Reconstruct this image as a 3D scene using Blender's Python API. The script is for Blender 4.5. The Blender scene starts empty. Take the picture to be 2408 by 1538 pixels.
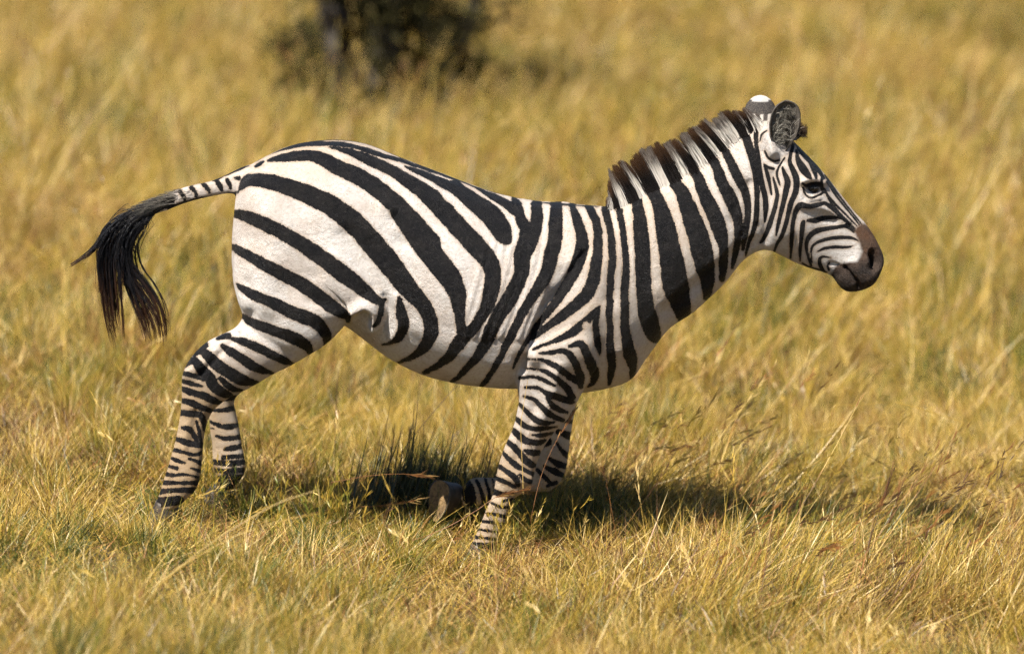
import bpy, bmesh, math, random
import numpy as np
from mathutils import Vector, Matrix, noise as mnoise
from mathutils.bvhtree import BVHTree

random.seed(7); RNG = np.random.default_rng(7)
R = math.radians
scene = bpy.context.scene
COL = scene.collection

# ------------------------------------------------------------------ camera
FRAME_W, FRAME_H = 2408.0, 1538.0        # working frame in which the outline was measured
UNIT = 0.00125                           # metres per working-frame pixel at the zebra
DIST, PITCH, ZC = 16.0, R(10.0), 0.665
WIDTH = FRAME_W * UNIT
FWD = Vector((0, math.cos(PITCH), -math.sin(PITCH)))
UP = Vector((0, math.sin(PITCH), math.cos(PITCH)))
CAM = Vector((0, 0, ZC)) - DIST * FWD
cam_d = bpy.data.cameras.new('camera'); cam = bpy.data.objects.new('camera', cam_d); COL.objects.link(cam)
cam.location = CAM; cam.rotation_euler = (R(90) - PITCH, 0, 0)
cam_d.sensor_width = 36; cam_d.lens = 36 * DIST / WIDTH
cam_d.clip_start = 0.5; cam_d.clip_end = 3000
cam_d.dof.use_dof = True; cam_d.dof.focus_distance = DIST - 0.12
cam_d.dof.aperture_fstop = (cam_d.lens / 1000) / 0.115
scene.camera = cam

# ------------------------------------------------------------------ sky, sun, exposure
SUN = Vector((-0.37, -0.48, 0.85)).normalized()      # towards the sun
world = bpy.data.worlds.new('World'); scene.world = world; world.use_nodes = True
wn = world.node_tree; wn.nodes.clear()
sky = wn.nodes.new('ShaderNodeTexSky'); sky.sky_type = 'NISHITA'; sky.sun_disc = False
sky.sun_elevation = math.asin(SUN.z); sky.sun_rotation = math.atan2(SUN.x, SUN.y)
sky.altitude = 1500; sky.air_density = 1.0; sky.dust_density = 1.0
bg = wn.nodes.new('ShaderNodeBackground'); bg.inputs[1].default_value = 0.05
wo = wn.nodes.new('ShaderNodeOutputWorld')
wn.links.new(sky.outputs[0], bg.inputs[0]); wn.links.new(bg.outputs[0], wo.inputs[0])
sun_d = bpy.data.lights.new('sun', 'SUN'); sun_d.energy = 5.0; sun_d.angle = R(0.53); sun_d.color = (1.0, 0.95, 0.87)
sun = bpy.data.objects.new('sun', sun_d); COL.objects.link(sun)
sun.rotation_euler = SUN.to_track_quat('Z', 'Y').to_euler(); sun.location = (-6, -6, 12)
scene.view_settings.view_transform = 'Standard'; scene.view_settings.look = 'None'
scene.view_settings.gamma = 1.0; scene.view_settings.exposure = 1.0
scene.cycles.max_bounces = 4; scene.cycles.diffuse_bounces = 1; scene.cycles.glossy_bounces = 2; scene.cycles.transmission_bounces = 3; scene.cycles.transparent_max_bounces = 4
scene.cycles.use_light_tree = False; scene.cycles.use_adaptive_sampling = True; scene.cycles.adaptive_threshold = 0.03; scene.cycles.adaptive_min_samples = 16
scene.cycles.use_denoising = True; scene.cycles.denoising_prefilter = 'NONE'

# ------------------------------------------------------------------ helpers
def ray(px, py):
    k = UNIT / DIST
    return (FWD + Vector((1, 0, 0)) * ((px - FRAME_W / 2) * k) + UP * (-(py - FRAME_H / 2) * k))
def P(px, py, Y=0.0):
    d = ray(px, py); t = (Y - CAM.y) / d.y
    return CAM + d * t
def project(v):
    """N x 3 -> N x 2 in the working frame (side view of the animal)."""
    d = v - np.array(CAM)
    z = d @ np.array(FWD)
    return np.stack([FRAME_W / 2 + d[:, 0] / z * DIST / UNIT,
                     FRAME_H / 2 - (d @ np.array(UP)) / z * DIST / UNIT], 1)
# measured regions: origin and scale to the working frame
ZR = {1: (1630.4, 188.1, .34645), 2: (1316.9, 250.8, .4485), 3: (940.6, 438.96, .32626),
      4: (501.7, 301.0, .41584), 5: (313.5, 689.8, .36695), 6: (940.6, 752.5, .36695),
      7: (125.4, 301.0, .36695), 8: (1912.6, 489.1, .13863), 9: (627.1, 940.6, .38819),
      10: (0.0, 1066.0, .3125), 11: (1379.6, 877.9, .42886), 0: (0, 0, 1.0),
      12: (1724.5, 206.9, .17528)}
def Z(z, pts):
    ox, oy, s = ZR[z]
    return [(ox + p[0] * s, oy + p[1] * s) + tuple(q * s for q in p[2:]) for p in pts]
def catmull(pts, n):
    p = np.array(pts, float)
    if len(p) < 3:
        t = np.linspace(0, 1, n + 1)[:, None]
        return p[0] * (1 - t) + p[-1] * t
    q = np.vstack([2 * p[0] - p[1], p, 2 * p[-1] - p[-2]])
    out = []
    for i in range(len(p) - 1):
        a, b, c, d = q[i:i + 4]
        for t in np.arange(n) / n:
            out.append(.5 * (2 * b + (c - a) * t + (2 * a - 5 * b + 4 * c - d) * t * t + (3 * b - a - 3 * c + d) * t ** 3))
    out.append(p[-1])
    return np.array(out)
def ground_z(x, y):
    return ((0.048 * (1 - math.tanh((x + 0.6) / 0.35)) - 0.045 * (1 + math.tanh((x - .8) / .5))) * math.exp(-(max(0, abs(y) - 1.5) / 4.0) ** 2)
            + 0.018 * mnoise.noise((x * .9, y * .7, 3.1)) + 0.05 * mnoise.noise((x * .22, y * .17, 8.0)) * min(1, abs(y) / 4))
def ground_hit(px, py):
    d = ray(px, py); t = 8.0
    for _ in range(2500):
        p = CAM + d * t
        if p.z <= ground_z(p.x, p.y): return p
        t += 0.012
    return p
def new_mesh(name, verts, faces):
    me = bpy.data.meshes.new(name); me.from_pydata([tuple(v) for v in verts], [], [tuple(f) for f in faces]); me.update()
    return me
def link(name, me, mat=None, parent=None, smooth=True):
    o = bpy.data.objects.new(name, me); COL.objects.link(o)
    if mat and me is not None:
        me.materials.clear(); me.materials.append(mat)
    if me is not None and smooth:
        me.polygons.foreach_set('use_smooth', [True] * len(me.polygons))
    if parent: o.parent = parent
    return o
def empty(name, loc):
    o = bpy.data.objects.new(name, None); COL.objects.link(o); o.location = loc; o.empty_display_size = .1
    return o
def tag(o, label=None, cat=None, group=None, kind=None):
    if label: o['label'] = label
    if cat: o['category'] = cat
    if group: o['group'] = group
    if kind: o['kind'] = kind
    return o
def put(name, me, mat, thing, smooth=True):
    """part built in world coordinates, parented to a thing whose origin is elsewhere"""
    o = link(name, me, mat, thing, smooth); o.matrix_parent_inverse = Matrix.Translation(thing.location).inverted()
    return o
def add_attr(me, name, vals, kind='FLOAT', dom='POINT'):
    a = me.attributes.new(name, kind, dom)
    a.data.foreach_set('color' if 'COLOR' in kind else ('vector' if kind == 'FLOAT_VECTOR' else 'value'), np.asarray(vals, dtype=np.float32 if kind != 'INT' else np.int32).ravel())

class NT:
    """small node-tree writer"""
    def __init__(s, name):
        s.m = bpy.data.materials.new(name); s.m.use_nodes = True; s.t = s.m.node_tree; s.t.nodes.clear()
        s.out = s.t.nodes.new('ShaderNodeOutputMaterial')
    def n(s, typ, ins=None, **kw):
        nd = s.t.nodes.new(typ)
        for k, v in kw.items(): setattr(nd, k, v)
        for k, v in (ins or {}).items():
            if hasattr(v, 'is_linked') or hasattr(v, 'links'): s.t.links.new(v, nd.inputs[k])
            else: nd.inputs[k].default_value = v
        return nd
    def math(s, op, a, b=0.0, c=0.0, clamp=False):
        return s.n('ShaderNodeMath', {0: a, 1: b, 2: c}, operation=op, use_clamp=clamp).outputs[0]
    def attr(s, name): return s.n('ShaderNodeAttribute', attribute_name=name)
    def noise(s, vec, scale, detail=2.0, rough=.5):
        return s.n('ShaderNodeTexNoise', {'Vector': vec, 'Scale': scale, 'Detail': detail, 'Roughness': rough}).outputs[0]
    def mix(s, f, a, b):
        nd = s.n('ShaderNodeMix', data_type='RGBA')
        for i, v in ((0, f), (6, a), (7, b)):
            if hasattr(v, 'links'): s.t.links.new(v, nd.inputs[i])
            else: nd.inputs[i].default_value = v if i == 0 else (*v, 1)
        return nd.outputs[2]
    def ramp(s, f, stops):
        nd = s.n('ShaderNodeValToRGB', {0: f}); e = nd.color_ramp.elements
        while len(e) < len(stops): e.new(.5)
        for el, (p, c) in zip(e, stops): el.position = p; el.color = (*c, 1)
        return nd.outputs[0]
    def smooth(s, v, lo, hi):
        return s.n('ShaderNodeMapRange', {0: v, 1: lo, 2: hi}, interpolation_type='SMOOTHSTEP').outputs[0]
    def surf(s, sh): s.t.links.new(sh, s.out.inputs[0]); return s.m

# ------------------------------------------------------------------ materials
def mat_ground():
    t = NT('dry_soil'); pos = t.n('ShaderNodeNewGeometry').outputs['Position']
    n1 = t.noise(pos, 9, 6, .65); n2 = t.noise(pos, 90, 4, .6)
    c = t.ramp(n1, [(.3, (.05, .032, .014)), (.5, (.09, .06, .024)), (.7, (.15, .105, .042))])
    c = t.mix(t.smooth(n2, .4, .7), c, (.06, .04, .017))
    b = t.n('ShaderNodeBump', {'Strength': .8, 'Distance': .02, 'Height': n2}).outputs[0]
    return t.surf(t.n('ShaderNodeBsdfPrincipled', {'Base Color': c, 'Roughness': .95, 'Normal': b}).outputs[0])
def mat_grass(name, stops, trans=.10, patch=.55):
    t = NT(name); pos = t.n('ShaderNodeNewGeometry').outputs['Position']
    tint = t.attr('tint').outputs['Fac']
    big = t.noise(pos, .55, 3, .6); mid = t.noise(pos, 5.5, 2, .6)
    rnd = t.n('ShaderNodeObjectInfo').outputs['Random']
    f = t.math('MULTIPLY_ADD', t.math('SUBTRACT', big, .5), patch * 2.0, tint)
    f = t.math('MULTIPLY_ADD', t.math('SUBTRACT', mid, .5), patch * 2.3, f)
    f = t.math('MULTIPLY_ADD', t.math('SUBTRACT', rnd, .5), .16, f)
    c = t.ramp(f, stops)
    d = t.n('ShaderNodeBsdfDiffuse', {'Color': c}).outputs[0]
    tr = t.n('ShaderNodeBsdfTranslucent', {'Color': c}).outputs[0]
    g = t.n('ShaderNodeBsdfGlossy', {'Color': (1, .95, .85, 1), 'Roughness': .42}).outputs[0]
    m = t.n('ShaderNodeMixShader', {0: trans, 1: d, 2: tr}).outputs[0]
    return t.surf(t.n('ShaderNodeMixShader', {0: .05, 1: m, 2: g}).outputs[0])
GRASS_STOPS = [(.0, (.024, .036, .008)), (.12, (.085, .118, .013)), (.26, (.22, .190, .022)), (.40, (.40, .258, .032)),
               (.58, (.53, .345, .065)), (.74, (.68, .49, .19)), (.85, (.34, .140, .040)), (1.0, (.085, .042, .020))]
M_SOIL = mat_ground()
M_GRASS = mat_grass('dry_grass', GRASS_STOPS)
M_TUSSOCK = mat_grass('tussock_blade', [(0, (.016, .024, .007)), (.5, (.05, .06, .014)), (1, (.12, .10, .03))], .1, 0)
M_STEM = mat_grass('grass_stem', GRASS_STOPS, .3, 0)

def mat_coat():
    t = NT('zebra_coat')
    geo = t.n('ShaderNodeNewGeometry'); pos = geo.outputs['Position']
    sd = t.attr('stripe').outputs['Fac']; tan = t.attr('tan').outputs['Fac']; muz = t.attr('muzzle').outputs['Fac']
    fine = t.attr('fine').outputs['Fac']
    # hair-edge raggedness
    sd = t.math('SUBTRACT', sd, .5)
    rag = t.noise(pos, 230, 4, .75); wob = t.noise(pos, 30, 3, .6)
    e = t.math('MULTIPLY_ADD', t.math('SUBTRACT', rag, .5), t.math('MULTIPLY_ADD', fine, -5.5, 9.0), sd)
    e = t.math('MULTIPLY_ADD', t.math('SUBTRACT', wob, .5), t.math('MULTIPLY_ADD', fine, -6.5, 9.0), e)
    blk = t.smooth(e, .9, -.9)
    halo = t.smooth(e, 6.0, 0.0)
    d1 = t.noise(pos, 7, 5, .62); d2 = t.noise(pos, 30, 4, .6); d3 = t.noise(pos, 120, 3, .65)
    white = t.mix(t.smooth(d1, .38, .72), (.68, .635, .595), (.57, .485, .42))
    white = t.mix(t.math('MULTIPLY', t.smooth(d2, .52, .78), .5), white, (.42, .335, .25))
    white = t.mix(t.math('MULTIPLY', t.smooth(d3, .42, .72), .55), white, (.45, .37, .30))
    white = t.mix(t.math('MULTIPLY', tan, t.math('MULTIPLY_ADD', d2, .5, .7)), white, (.45, .32, .19))
    white = t.mix(t.math('MULTIPLY', halo, .42), white, (.38, .24, .125))
    black = t.mix(t.smooth(d2, .35, .75), (.0055, .0052, .0062), (.015, .0132, .0125))
    black = t.mix(t.math('MULTIPLY', t.smooth(d3, .5, .8), .6), black, (.045, .04, .036))
    c = t.mix(blk, white, black)
    mz = t.mix(t.smooth(t.attr('brown').outputs['Fac'], 0, 1), (.024, .018, .015), (.10, .050, .026))
    mz = t.mix(t.math('MULTIPLY', t.smooth(d2, .35, .7), .7), mz, (.075, .05, .036))
    c = t.mix(muz, c, mz)
    # short coat relief
    mp = t.n('ShaderNodeMapping', {'Vector': pos, 'Scale': (1, .7, .55)}).outputs[0]
    hair = t.noise(mp, 420, 4, .75); lump = t.noise(pos, 55, 3, .6)
    h = t.math('MULTIPLY_ADD', lump, 1.1, hair)
    b = t.n('ShaderNodeBump', {'Strength': 1.0, 'Distance': .006, 'Height': h}).outputs[0]
    rough = t.math('MULTIPLY_ADD', blk, -.22, .72)
    return t.surf(t.n('ShaderNodeBsdfPrincipled', {'Base Color': c, 'Roughness': rough, 'Normal': b, 'Specular IOR Level': t.math('MULTIPLY_ADD', blk, -.04, .22)}).outputs[0])
def mat_attr_hair(name, rough=.45):
    t = NT(name); c = t.attr('tone').outputs['Color']
    return t.surf(t.n('ShaderNodeBsdfPrincipled', {'Base Color': c, 'Roughness': rough, 'Specular IOR Level': .22}).outputs[0])
def mat_simple(name, col, rough, var=(.5, .5, .5), scale=60, amount=.4, bump=.3, spec=.4):
    t = NT(name); pos = t.n('ShaderNodeNewGeometry').outputs['Position']
    n1 = t.noise(pos, scale, 5, .65)
    c = t.mix(t.math('MULTIPLY', t.smooth(n1, .4, .7), amount), col, var)
    b = t.n('ShaderNodeBump', {'Strength': bump, 'Distance': .003, 'Height': n1}).outputs[0]
    return t.surf(t.n('ShaderNodeBsdfPrincipled', {'Base Color': c, 'Roughness': rough, 'Normal': b, 'Specular IOR Level': spec}).outputs[0])
M_COAT = mat_coat()
M_HAIR = mat_attr_hair('mane_and_tail_hair')
M_HOOF = mat_simple('hoof_horn', (.035, .028, .023), .5, (.11, .085, .06), 45, .7, .5)
M_SOLE = mat_simple('hoof_sole', (.27, .17, .075), .9, (.08, .052, .028), 60, .9, 1.0)
M_EYE = mat_simple('eye_dark', (.004, .004, .005), .04, (.012, .007, .005), 50, .8, .0, .5)
M_BARK = mat_simple('bark', (.045, .030, .020), .95, (.20, .18, .165), 14, .75, 1.0)

# ------------------------------------------------------------------ ground
def build_ground():
    xs = np.concatenate([[-1500, -500, -150, -60, -25], np.arange(-12, 12.01, .2), [25, 60, 150, 500, 1500]])
    ys = np.concatenate([[-600, -120, -40, -18], np.arange(-8, 34.01, .2), [45, 70, 140, 400, 2500]])
    v = [(x, y, ground_z(x, y) if abs(x) < 30 and -20 < y < 50 else 0.0) for y in ys for x in xs]
    w = len(xs)
    f = [(j * w + i, j * w + i + 1, (j + 1) * w + i + 1, (j + 1) * w + i) for j in range(len(ys) - 1) for i in range(w - 1)]
    tag(link('ground', new_mesh('ground', v, f), M_SOIL), kind='structure')
build_ground()

# ------------------------------------------------------------------ grass
def blade_layer(rg, n, base, length, width, lean, curl, tint, az=None, wind=0.0, z0=(-.01, 0.), seg=3, heads=0):
    """n ribbon blades at base (n x 2); all numbers may be (lo, hi) or arrays -> verts, faces, tint"""
    U = lambda v: v if isinstance(v, np.ndarray) else (rg.uniform(v[0], v[1], n) if isinstance(v, tuple) else np.full(n, float(v)))
    L, w, th, cu, T, zz = U(length), U(width), U(lean), U(curl), tint, U(z0)
    az = rg.uniform(0, 2 * math.pi, n) if az is None else az
    sa = rg.uniform(0, math.pi, n); sd = np.stack([np.cos(sa), np.sin(sa), np.zeros(n)], 1)
    p = np.column_stack([base, zz]); V = np.empty((n, 2 * seg + 1, 3))
    for i in range(seg + 1):
        hw = (w * .5 * (1 - (i / seg) ** 1.6))[:, None]
        if i < seg: V[:, 2 * i] = p - sd * hw; V[:, 2 * i + 1] = p + sd * hw
        else: V[:, 2 * seg] = p
        d = np.stack([np.sin(th) * np.cos(az) + wind, np.sin(th) * np.sin(az), np.cos(th)], 1); d /= np.linalg.norm(d, axis=1)[:, None]
        if i < seg: p = p + d * (L / seg)[:, None]
        th = th + cu / seg
    off = np.arange(n) * (2 * seg + 1); F = []
    for i in range(seg - 1): F += np.stack([off + 2 * i, off + 2 * i + 1, off + 2 * i + 3, off + 2 * i + 2], 1).tolist()
    F += np.stack([off + 2 * seg - 2, off + 2 * seg - 1, off + 2 * seg], 1).tolist()
    Vf = V.reshape(-1, 3); Tf = np.repeat(T, 2 * seg + 1)
    if heads:
        m = n * heads; idx = np.repeat(np.arange(n), heads)
        q = p[idx] - d[idx] * (rg.uniform(0, .25, m) * L[idx])[:, None]; dd = d[idx] + rg.normal(0, .25, (m, 3)); dd /= np.linalg.norm(dd, axis=1)[:, None]
        l2 = rg.uniform(.015, .04, m)[:, None]; sv = np.cross(dd, [0, 1, .2]); sv /= np.linalg.norm(sv, axis=1)[:, None] + 1e-6; hw = .0013
        H = np.stack([q - sv * .0005, q + sv * .0005, q + dd * l2 * .5 + sv * hw, q + dd * l2, q + dd * l2 * .5 - sv * hw], 1)
        o2 = len(Vf) + np.arange(m) * 5
        F += np.stack([o2, o2 + 1, o2 + 2, o2 + 4], 1).tolist() + np.stack([o2 + 4, o2 + 2, o2 + 3], 1).tolist()
        Vf = np.vstack([Vf, H.reshape(-1, 3)]); Tf = np.concatenate([Tf, np.repeat((T[idx] + .1).clip(0, 1), 5)])
    return Vf, F, Tf
def patch_mesh(layers, mat=None):
    V, F, T, o = [], [], [], 0
    for v, f, t in layers:
        V.append(v); T.append(t); F += [[i + o for i in q] for q in f]; o += len(v)
    V = np.vstack(V); me = bpy.data.meshes.new('grass_patch'); me.from_pydata(V.tolist(), [], F); me.update()
    add_attr(me, 'tint', np.concatenate(T)); me.materials.append(mat or M_GRASS)
    return me
def disc(rg, n, r, soft=.25):
    a = rg.uniform(0, 2 * math.pi, n); q = r * np.sqrt(rg.uniform(0, 1, n)) + rg.normal(0, soft * r, n); return np.stack([q * np.cos(a), q * np.sin(a)], 1)
def turf(seed, R_, n_thatch, n_tuft, green, wind=.15, h=1.0, wf=1.0, stalks=0, comb=0.0):
    rg = np.random.default_rng(seed); out = []
    if n_thatch:
        out.append(blade_layer(rg, n_thatch, disc(rg, n_thatch, R_), (.05 * h, .16 * h), (.0017 * wf, .0038 * wf), (.75, 1.5), (-.4, .5), np.where(rg.uniform(0, 1, n_thatch) < .36, rg.uniform(.82, 1.0, n_thatch), rg.normal(.58, .15, n_thatch)).clip(0, 1), z0=(0., .035 * h), seg=2, wind=comb))
    B, Hh, T, AZ, LN = [], [], [], [], []
    for c in disc(rg, n_tuft, R_, .15):
        k = int(rg.uniform(20, 110)); hh = rg.choice([rg.uniform(.35, .8), rg.uniform(.8, 1.8)]); isg = rg.uniform() < green; rust = rg.uniform() < .17
        q = c + rg.normal(0, rg.uniform(.014, .034) * h, (k, 2)); B.append(q); Hh.append(rg.uniform(.05, .13, k) * hh * h)
        d = q - c; AZ.append(np.arctan2(d[:, 1], d[:, 0]) + rg.normal(0, .7, k)); LN.append(np.hypot(d[:, 0], d[:, 1]) * 10 / h + rg.uniform(0, .35, k))
        T.append(rg.normal(rg.uniform(.10, .27) if isg else (.86 if rust else rg.uniform(.34, .66)), .08, k).clip(0, 1))
    if B:
        B, Hh, T, AZ, LN = np.vstack(B), *(np.concatenate(x) for x in (Hh, T, AZ, LN))
        out.append(blade_layer(rg, len(B), B, Hh, (.0011 * wf, .0032 * wf), LN.clip(0, 1.1), (-.1, .9), T, AZ, wind + comb))
    if stalks:
        out.append(blade_layer(rg, stalks, disc(rg, stalks, R_), (.16 * h, .36 * h), (.0016 * wf, .0028 * wf), (.05, .5), (.1, .9), rg.normal(.66, .18, stalks).clip(0, 1), wind=wind + .2 + comb, seg=4, heads=9))
    return patch_mesh(out)
src = bpy.data.collections.new('grass_sources')
def add_src(me):
    o = bpy.data.objects.new('grass_patch_%02d' % len(src.objects), me); src.objects.link(o)
for i in range(6): add_src(turf(10 + i, .36, 1000, 40, (.40, .56, .74)[i % 3], stalks=(0, 5, 2)[i % 3]))              # 0-5 turf
for i in range(3): add_src(turf(20 + i, .34, 800, 27, .25, h=1.45, stalks=34, comb=.8))                             # 6-8 lodged to the right
for i in range(5): add_src(turf(40 + i, .50, 420, 27, (.18, .5, .28)[i % 3], h=2.2, wf=2.3, stalks=22, wind=.3))      # 9-13 long grass behind
def dark_tuft():
    rg = np.random.default_rng(60); n = 8
    return patch_mesh([blade_layer(rg, n, disc(rg, n, .06), (.16, .33), (.0060, .0100), (.0, .28), (-.1, .3), rg.normal(.15, .2, n).clip(0, 1), wind=.22, seg=4)], M_TUSSOCK)
def sprig(seed):
    rg = np.random.default_rng(seed); n = 14
    return patch_mesh([blade_layer(rg, n, disc(rg, n, .06), (.10, .22), (.0016, .0026), (.0, .4), (-.1, .5), rg.normal(.30, .08, n).clip(0, 1), wind=.12, seg=4, heads=6)])
add_src(dark_tuft())                                                                                               # 14 tussock
add_src(sprig(61)); add_src(sprig(62))                                                                             # 15-16 leafy sprigs

def grass_tree():
    g = bpy.data.node_groups.new('scatter_grass', 'GeometryNodeTree')
    g.interface.new_socket('Geometry', in_out='INPUT', socket_type='NodeSocketGeometry')
    g.interface.new_socket('Geometry', in_out='OUTPUT', socket_type='NodeSocketGeometry')
    N = g.nodes.new; L = g.links.new
    gi, go = N('NodeGroupInput'), N('NodeGroupOutput')
    ci = N('GeometryNodeCollectionInfo'); ci.inputs['Collection'].default_value = src
    ci.inputs['Separate Children'].default_value = True; ci.inputs['Reset Children'].default_value = True
    iop = N('GeometryNodeInstanceOnPoints'); iop.inputs['Pick Instance'].default_value = True
    def at(name, typ):
        a = N('GeometryNodeInputNamedAttribute'); a.data_type = typ; a.inputs['Name'].default_value = name
        return [o for o in a.outputs if o.enabled and o.name == 'Attribute'][0]
    e2r = N('FunctionNodeEulerToRotation')
    L(at('rot', 'FLOAT_VECTOR'), e2r.inputs[0]); L(e2r.outputs[0], iop.inputs['Rotation'])
    L(at('size', 'FLOAT_VECTOR'), iop.inputs['Scale']); L(at('pick', 'INT'), iop.inputs['Instance Index'])
    L(gi.outputs[0], iop.inputs['Points']); L(ci.outputs[0], iop.inputs['Instance']); L(iop.outputs[0], go.inputs[0])
    return g
GT = grass_tree()
def scatter(name, label, pts, picks, rots, sizes):
    me = bpy.data.meshes.new(name); me.from_pydata(pts, [], []); me.update()
    add_attr(me, 'rot', rots, 'FLOAT_VECTOR'); add_attr(me, 'size', sizes, 'FLOAT_VECTOR'); add_attr(me, 'pick', picks, 'INT')
    o = link(name, me, None, None, False)
    md = o.modifiers.new('scatter', 'NODES'); md.node_group = GT
    tag(o, label, 'grass', kind='stuff')
def field(x0, x1, y0, y1, step, choose):
    pts, pk, rt, sz = [], [], [], []
    for gy in np.arange(y0, y1, step):
        w = x1(gy)
        for gx in np.arange(-w, w, step):
            x, y = gx + random.uniform(-.5, .5) * step, gy + random.uniform(-.5, .5) * step
            i, s, up, spin = choose(x, y); e = .15
            nx = -(ground_z(x + e, y) - ground_z(x - e, y)) / (2 * e); ny = -(ground_z(x, y + e) - ground_z(x, y - e)) / (2 * e)
            eu = (Vector((nx, ny, 1)).to_track_quat('Z', 'Y').to_matrix() @ Matrix.Rotation(spin, 3, 'Z')).to_euler()
            tilt = Matrix.Rotation(math.atan2(nx, 1), 3, 'Y') @ Matrix.Rotation(-math.atan2(ny, 1), 3, 'X') @ Matrix.Rotation(spin, 3, 'Z')
            pts.append((x, y, ground_z(x, y))); pk.append(i); rt.append(tuple(tilt.to_euler())); sz.append((s, s, s * up))
    return pts, pk, rt, sz
def near_choose(x, y):
    s = random.uniform(.92, 1.12); up = random.uniform(.85, 1.2) * (1 + .4 * mnoise.noise((x * .9, y * .9, 40)))
    for hx, hy, hr in ((-.98, -.15, .38), (-.85, .10, .34), (-.12, -.30, .30)):
        up *= 1 - .5 * math.exp(-((x - hx) ** 2 + (y - hy) ** 2) / hr ** 2)
    right = min(1, max(0, (x + .1) / .9)) * math.exp(-((y - .1) / 1.0) ** 2)
    if random.random() < .6 * right: return random.choice((6, 7, 8)), s, up * 1.15, random.gauss(0, .35)
    g = mnoise.noise((x * .8, y * .8, 20)) + random.gauss(0, .2)
    return (random.choice((2, 5)) if g > .15 else (random.choice((0, 3)) if g < -.1 else random.choice((1, 4)))), s, up, random.uniform(0, 6.28)
def far_choose(x, y):
    s = random.uniform(.8, 1.1) * min(1, .5 + y / 10)
    return random.randrange(9, 14), s, random.uniform(.8, 1.25) * (1 + .5 * mnoise.noise((x * .5, y * .35, 60))), random.gauss(0, .7)
scatter('short_grass', 'short golden and green grass around the zebra', *field(0, lambda y: 3.6, -3.0, 3.4, .40, near_choose))
scatter('far_grass', 'blurred golden grass behind the zebra', *field(0, lambda y: 3.6 + .24 * (y - 3), 2.6, 25.0, .52, far_choose))
def sprigs():
    pts, pk, rt, sz = [], [], [], []
    for cx, cy, n, sp in ((430, 1218, 9, 45), (560, 1190, 5, 30), (1160, 1322, 4, 45), (1290, 1290, 3, 70), (760, 1280, 5, 120)):
        for _ in range(n):
            q = ground_hit(random.gauss(cx, sp), random.gauss(cy, 12)); pts.append((q.x, q.y, ground_z(q.x, q.y))); pk.append(random.choice((15, 16)))
            rt.append((0, 0, random.uniform(0, 6.28))); z_ = random.uniform(.7, 1.1); sz.append((z_, z_, z_))
    scatter('sprigs', 'thin yellow-green leafy sprigs growing in front of the hooves', pts, pk, rt, sz)
sprigs()
# darker tussock of upright blades under the belly
def tussock():
    pts, pk, rt, sz = [], [], [], []
    for _ in range(38):
        q = ground_hit(random.gauss(975, 80), random.gauss(1222, 12))
        pts.append((q.x, q.y, ground_z(q.x, q.y))); pk.append(14); rt.append((0, random.uniform(.0, .25), random.gauss(0, .5)))
        s = random.uniform(.75, 1.1); sz.append((s * .8, s * .8, s * random.uniform(.85, 1.35)))
    scatter('tussock', 'tall dark green tussock under the zebra belly', pts, pk, rt, sz)
tussock()

# ------------------------------------------------------------------ zebra: body volume
def loft(secs, n=28, sub=5):
    """secs: rows of (top x, top y, bottom x, bottom y, half width m, depth m, k egg, e exponent)"""
    s = catmull([tuple(r) + (0.0, 2.2)[len(r) - 6:] if len(r) < 8 else r for r in secs], sub)
    V, F = [], []
    for r in s:
        a, b = P(r[0], r[1], r[5]), P(r[2], r[3], r[5])
        c, ax = (a + b) / 2, (a - b) / 2
        for j in range(n):
            t = 2 * math.pi * j / n; cz, sy = math.cos(t), math.sin(t)
            e = 2 / r[7]
            yy = r[4] * math.copysign(abs(sy) ** e, sy) * (1 - r[6] * cz)
            V.append(c + ax * math.copysign(abs(cz) ** e, cz) + Vector((0, yy, 0)))
    m = len(s)
    for i in range(m - 1):
        for j in range(n):
            j2 = (j + 1) % n
            F.append((i * n + j, i * n + j2, (i + 1) * n + j2, (i + 1) * n + j))
    F.append(tuple(range(n - 1, -1, -1))); F.append(tuple((m - 1) * n + j for j in range(n)))
    return V, F
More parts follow.
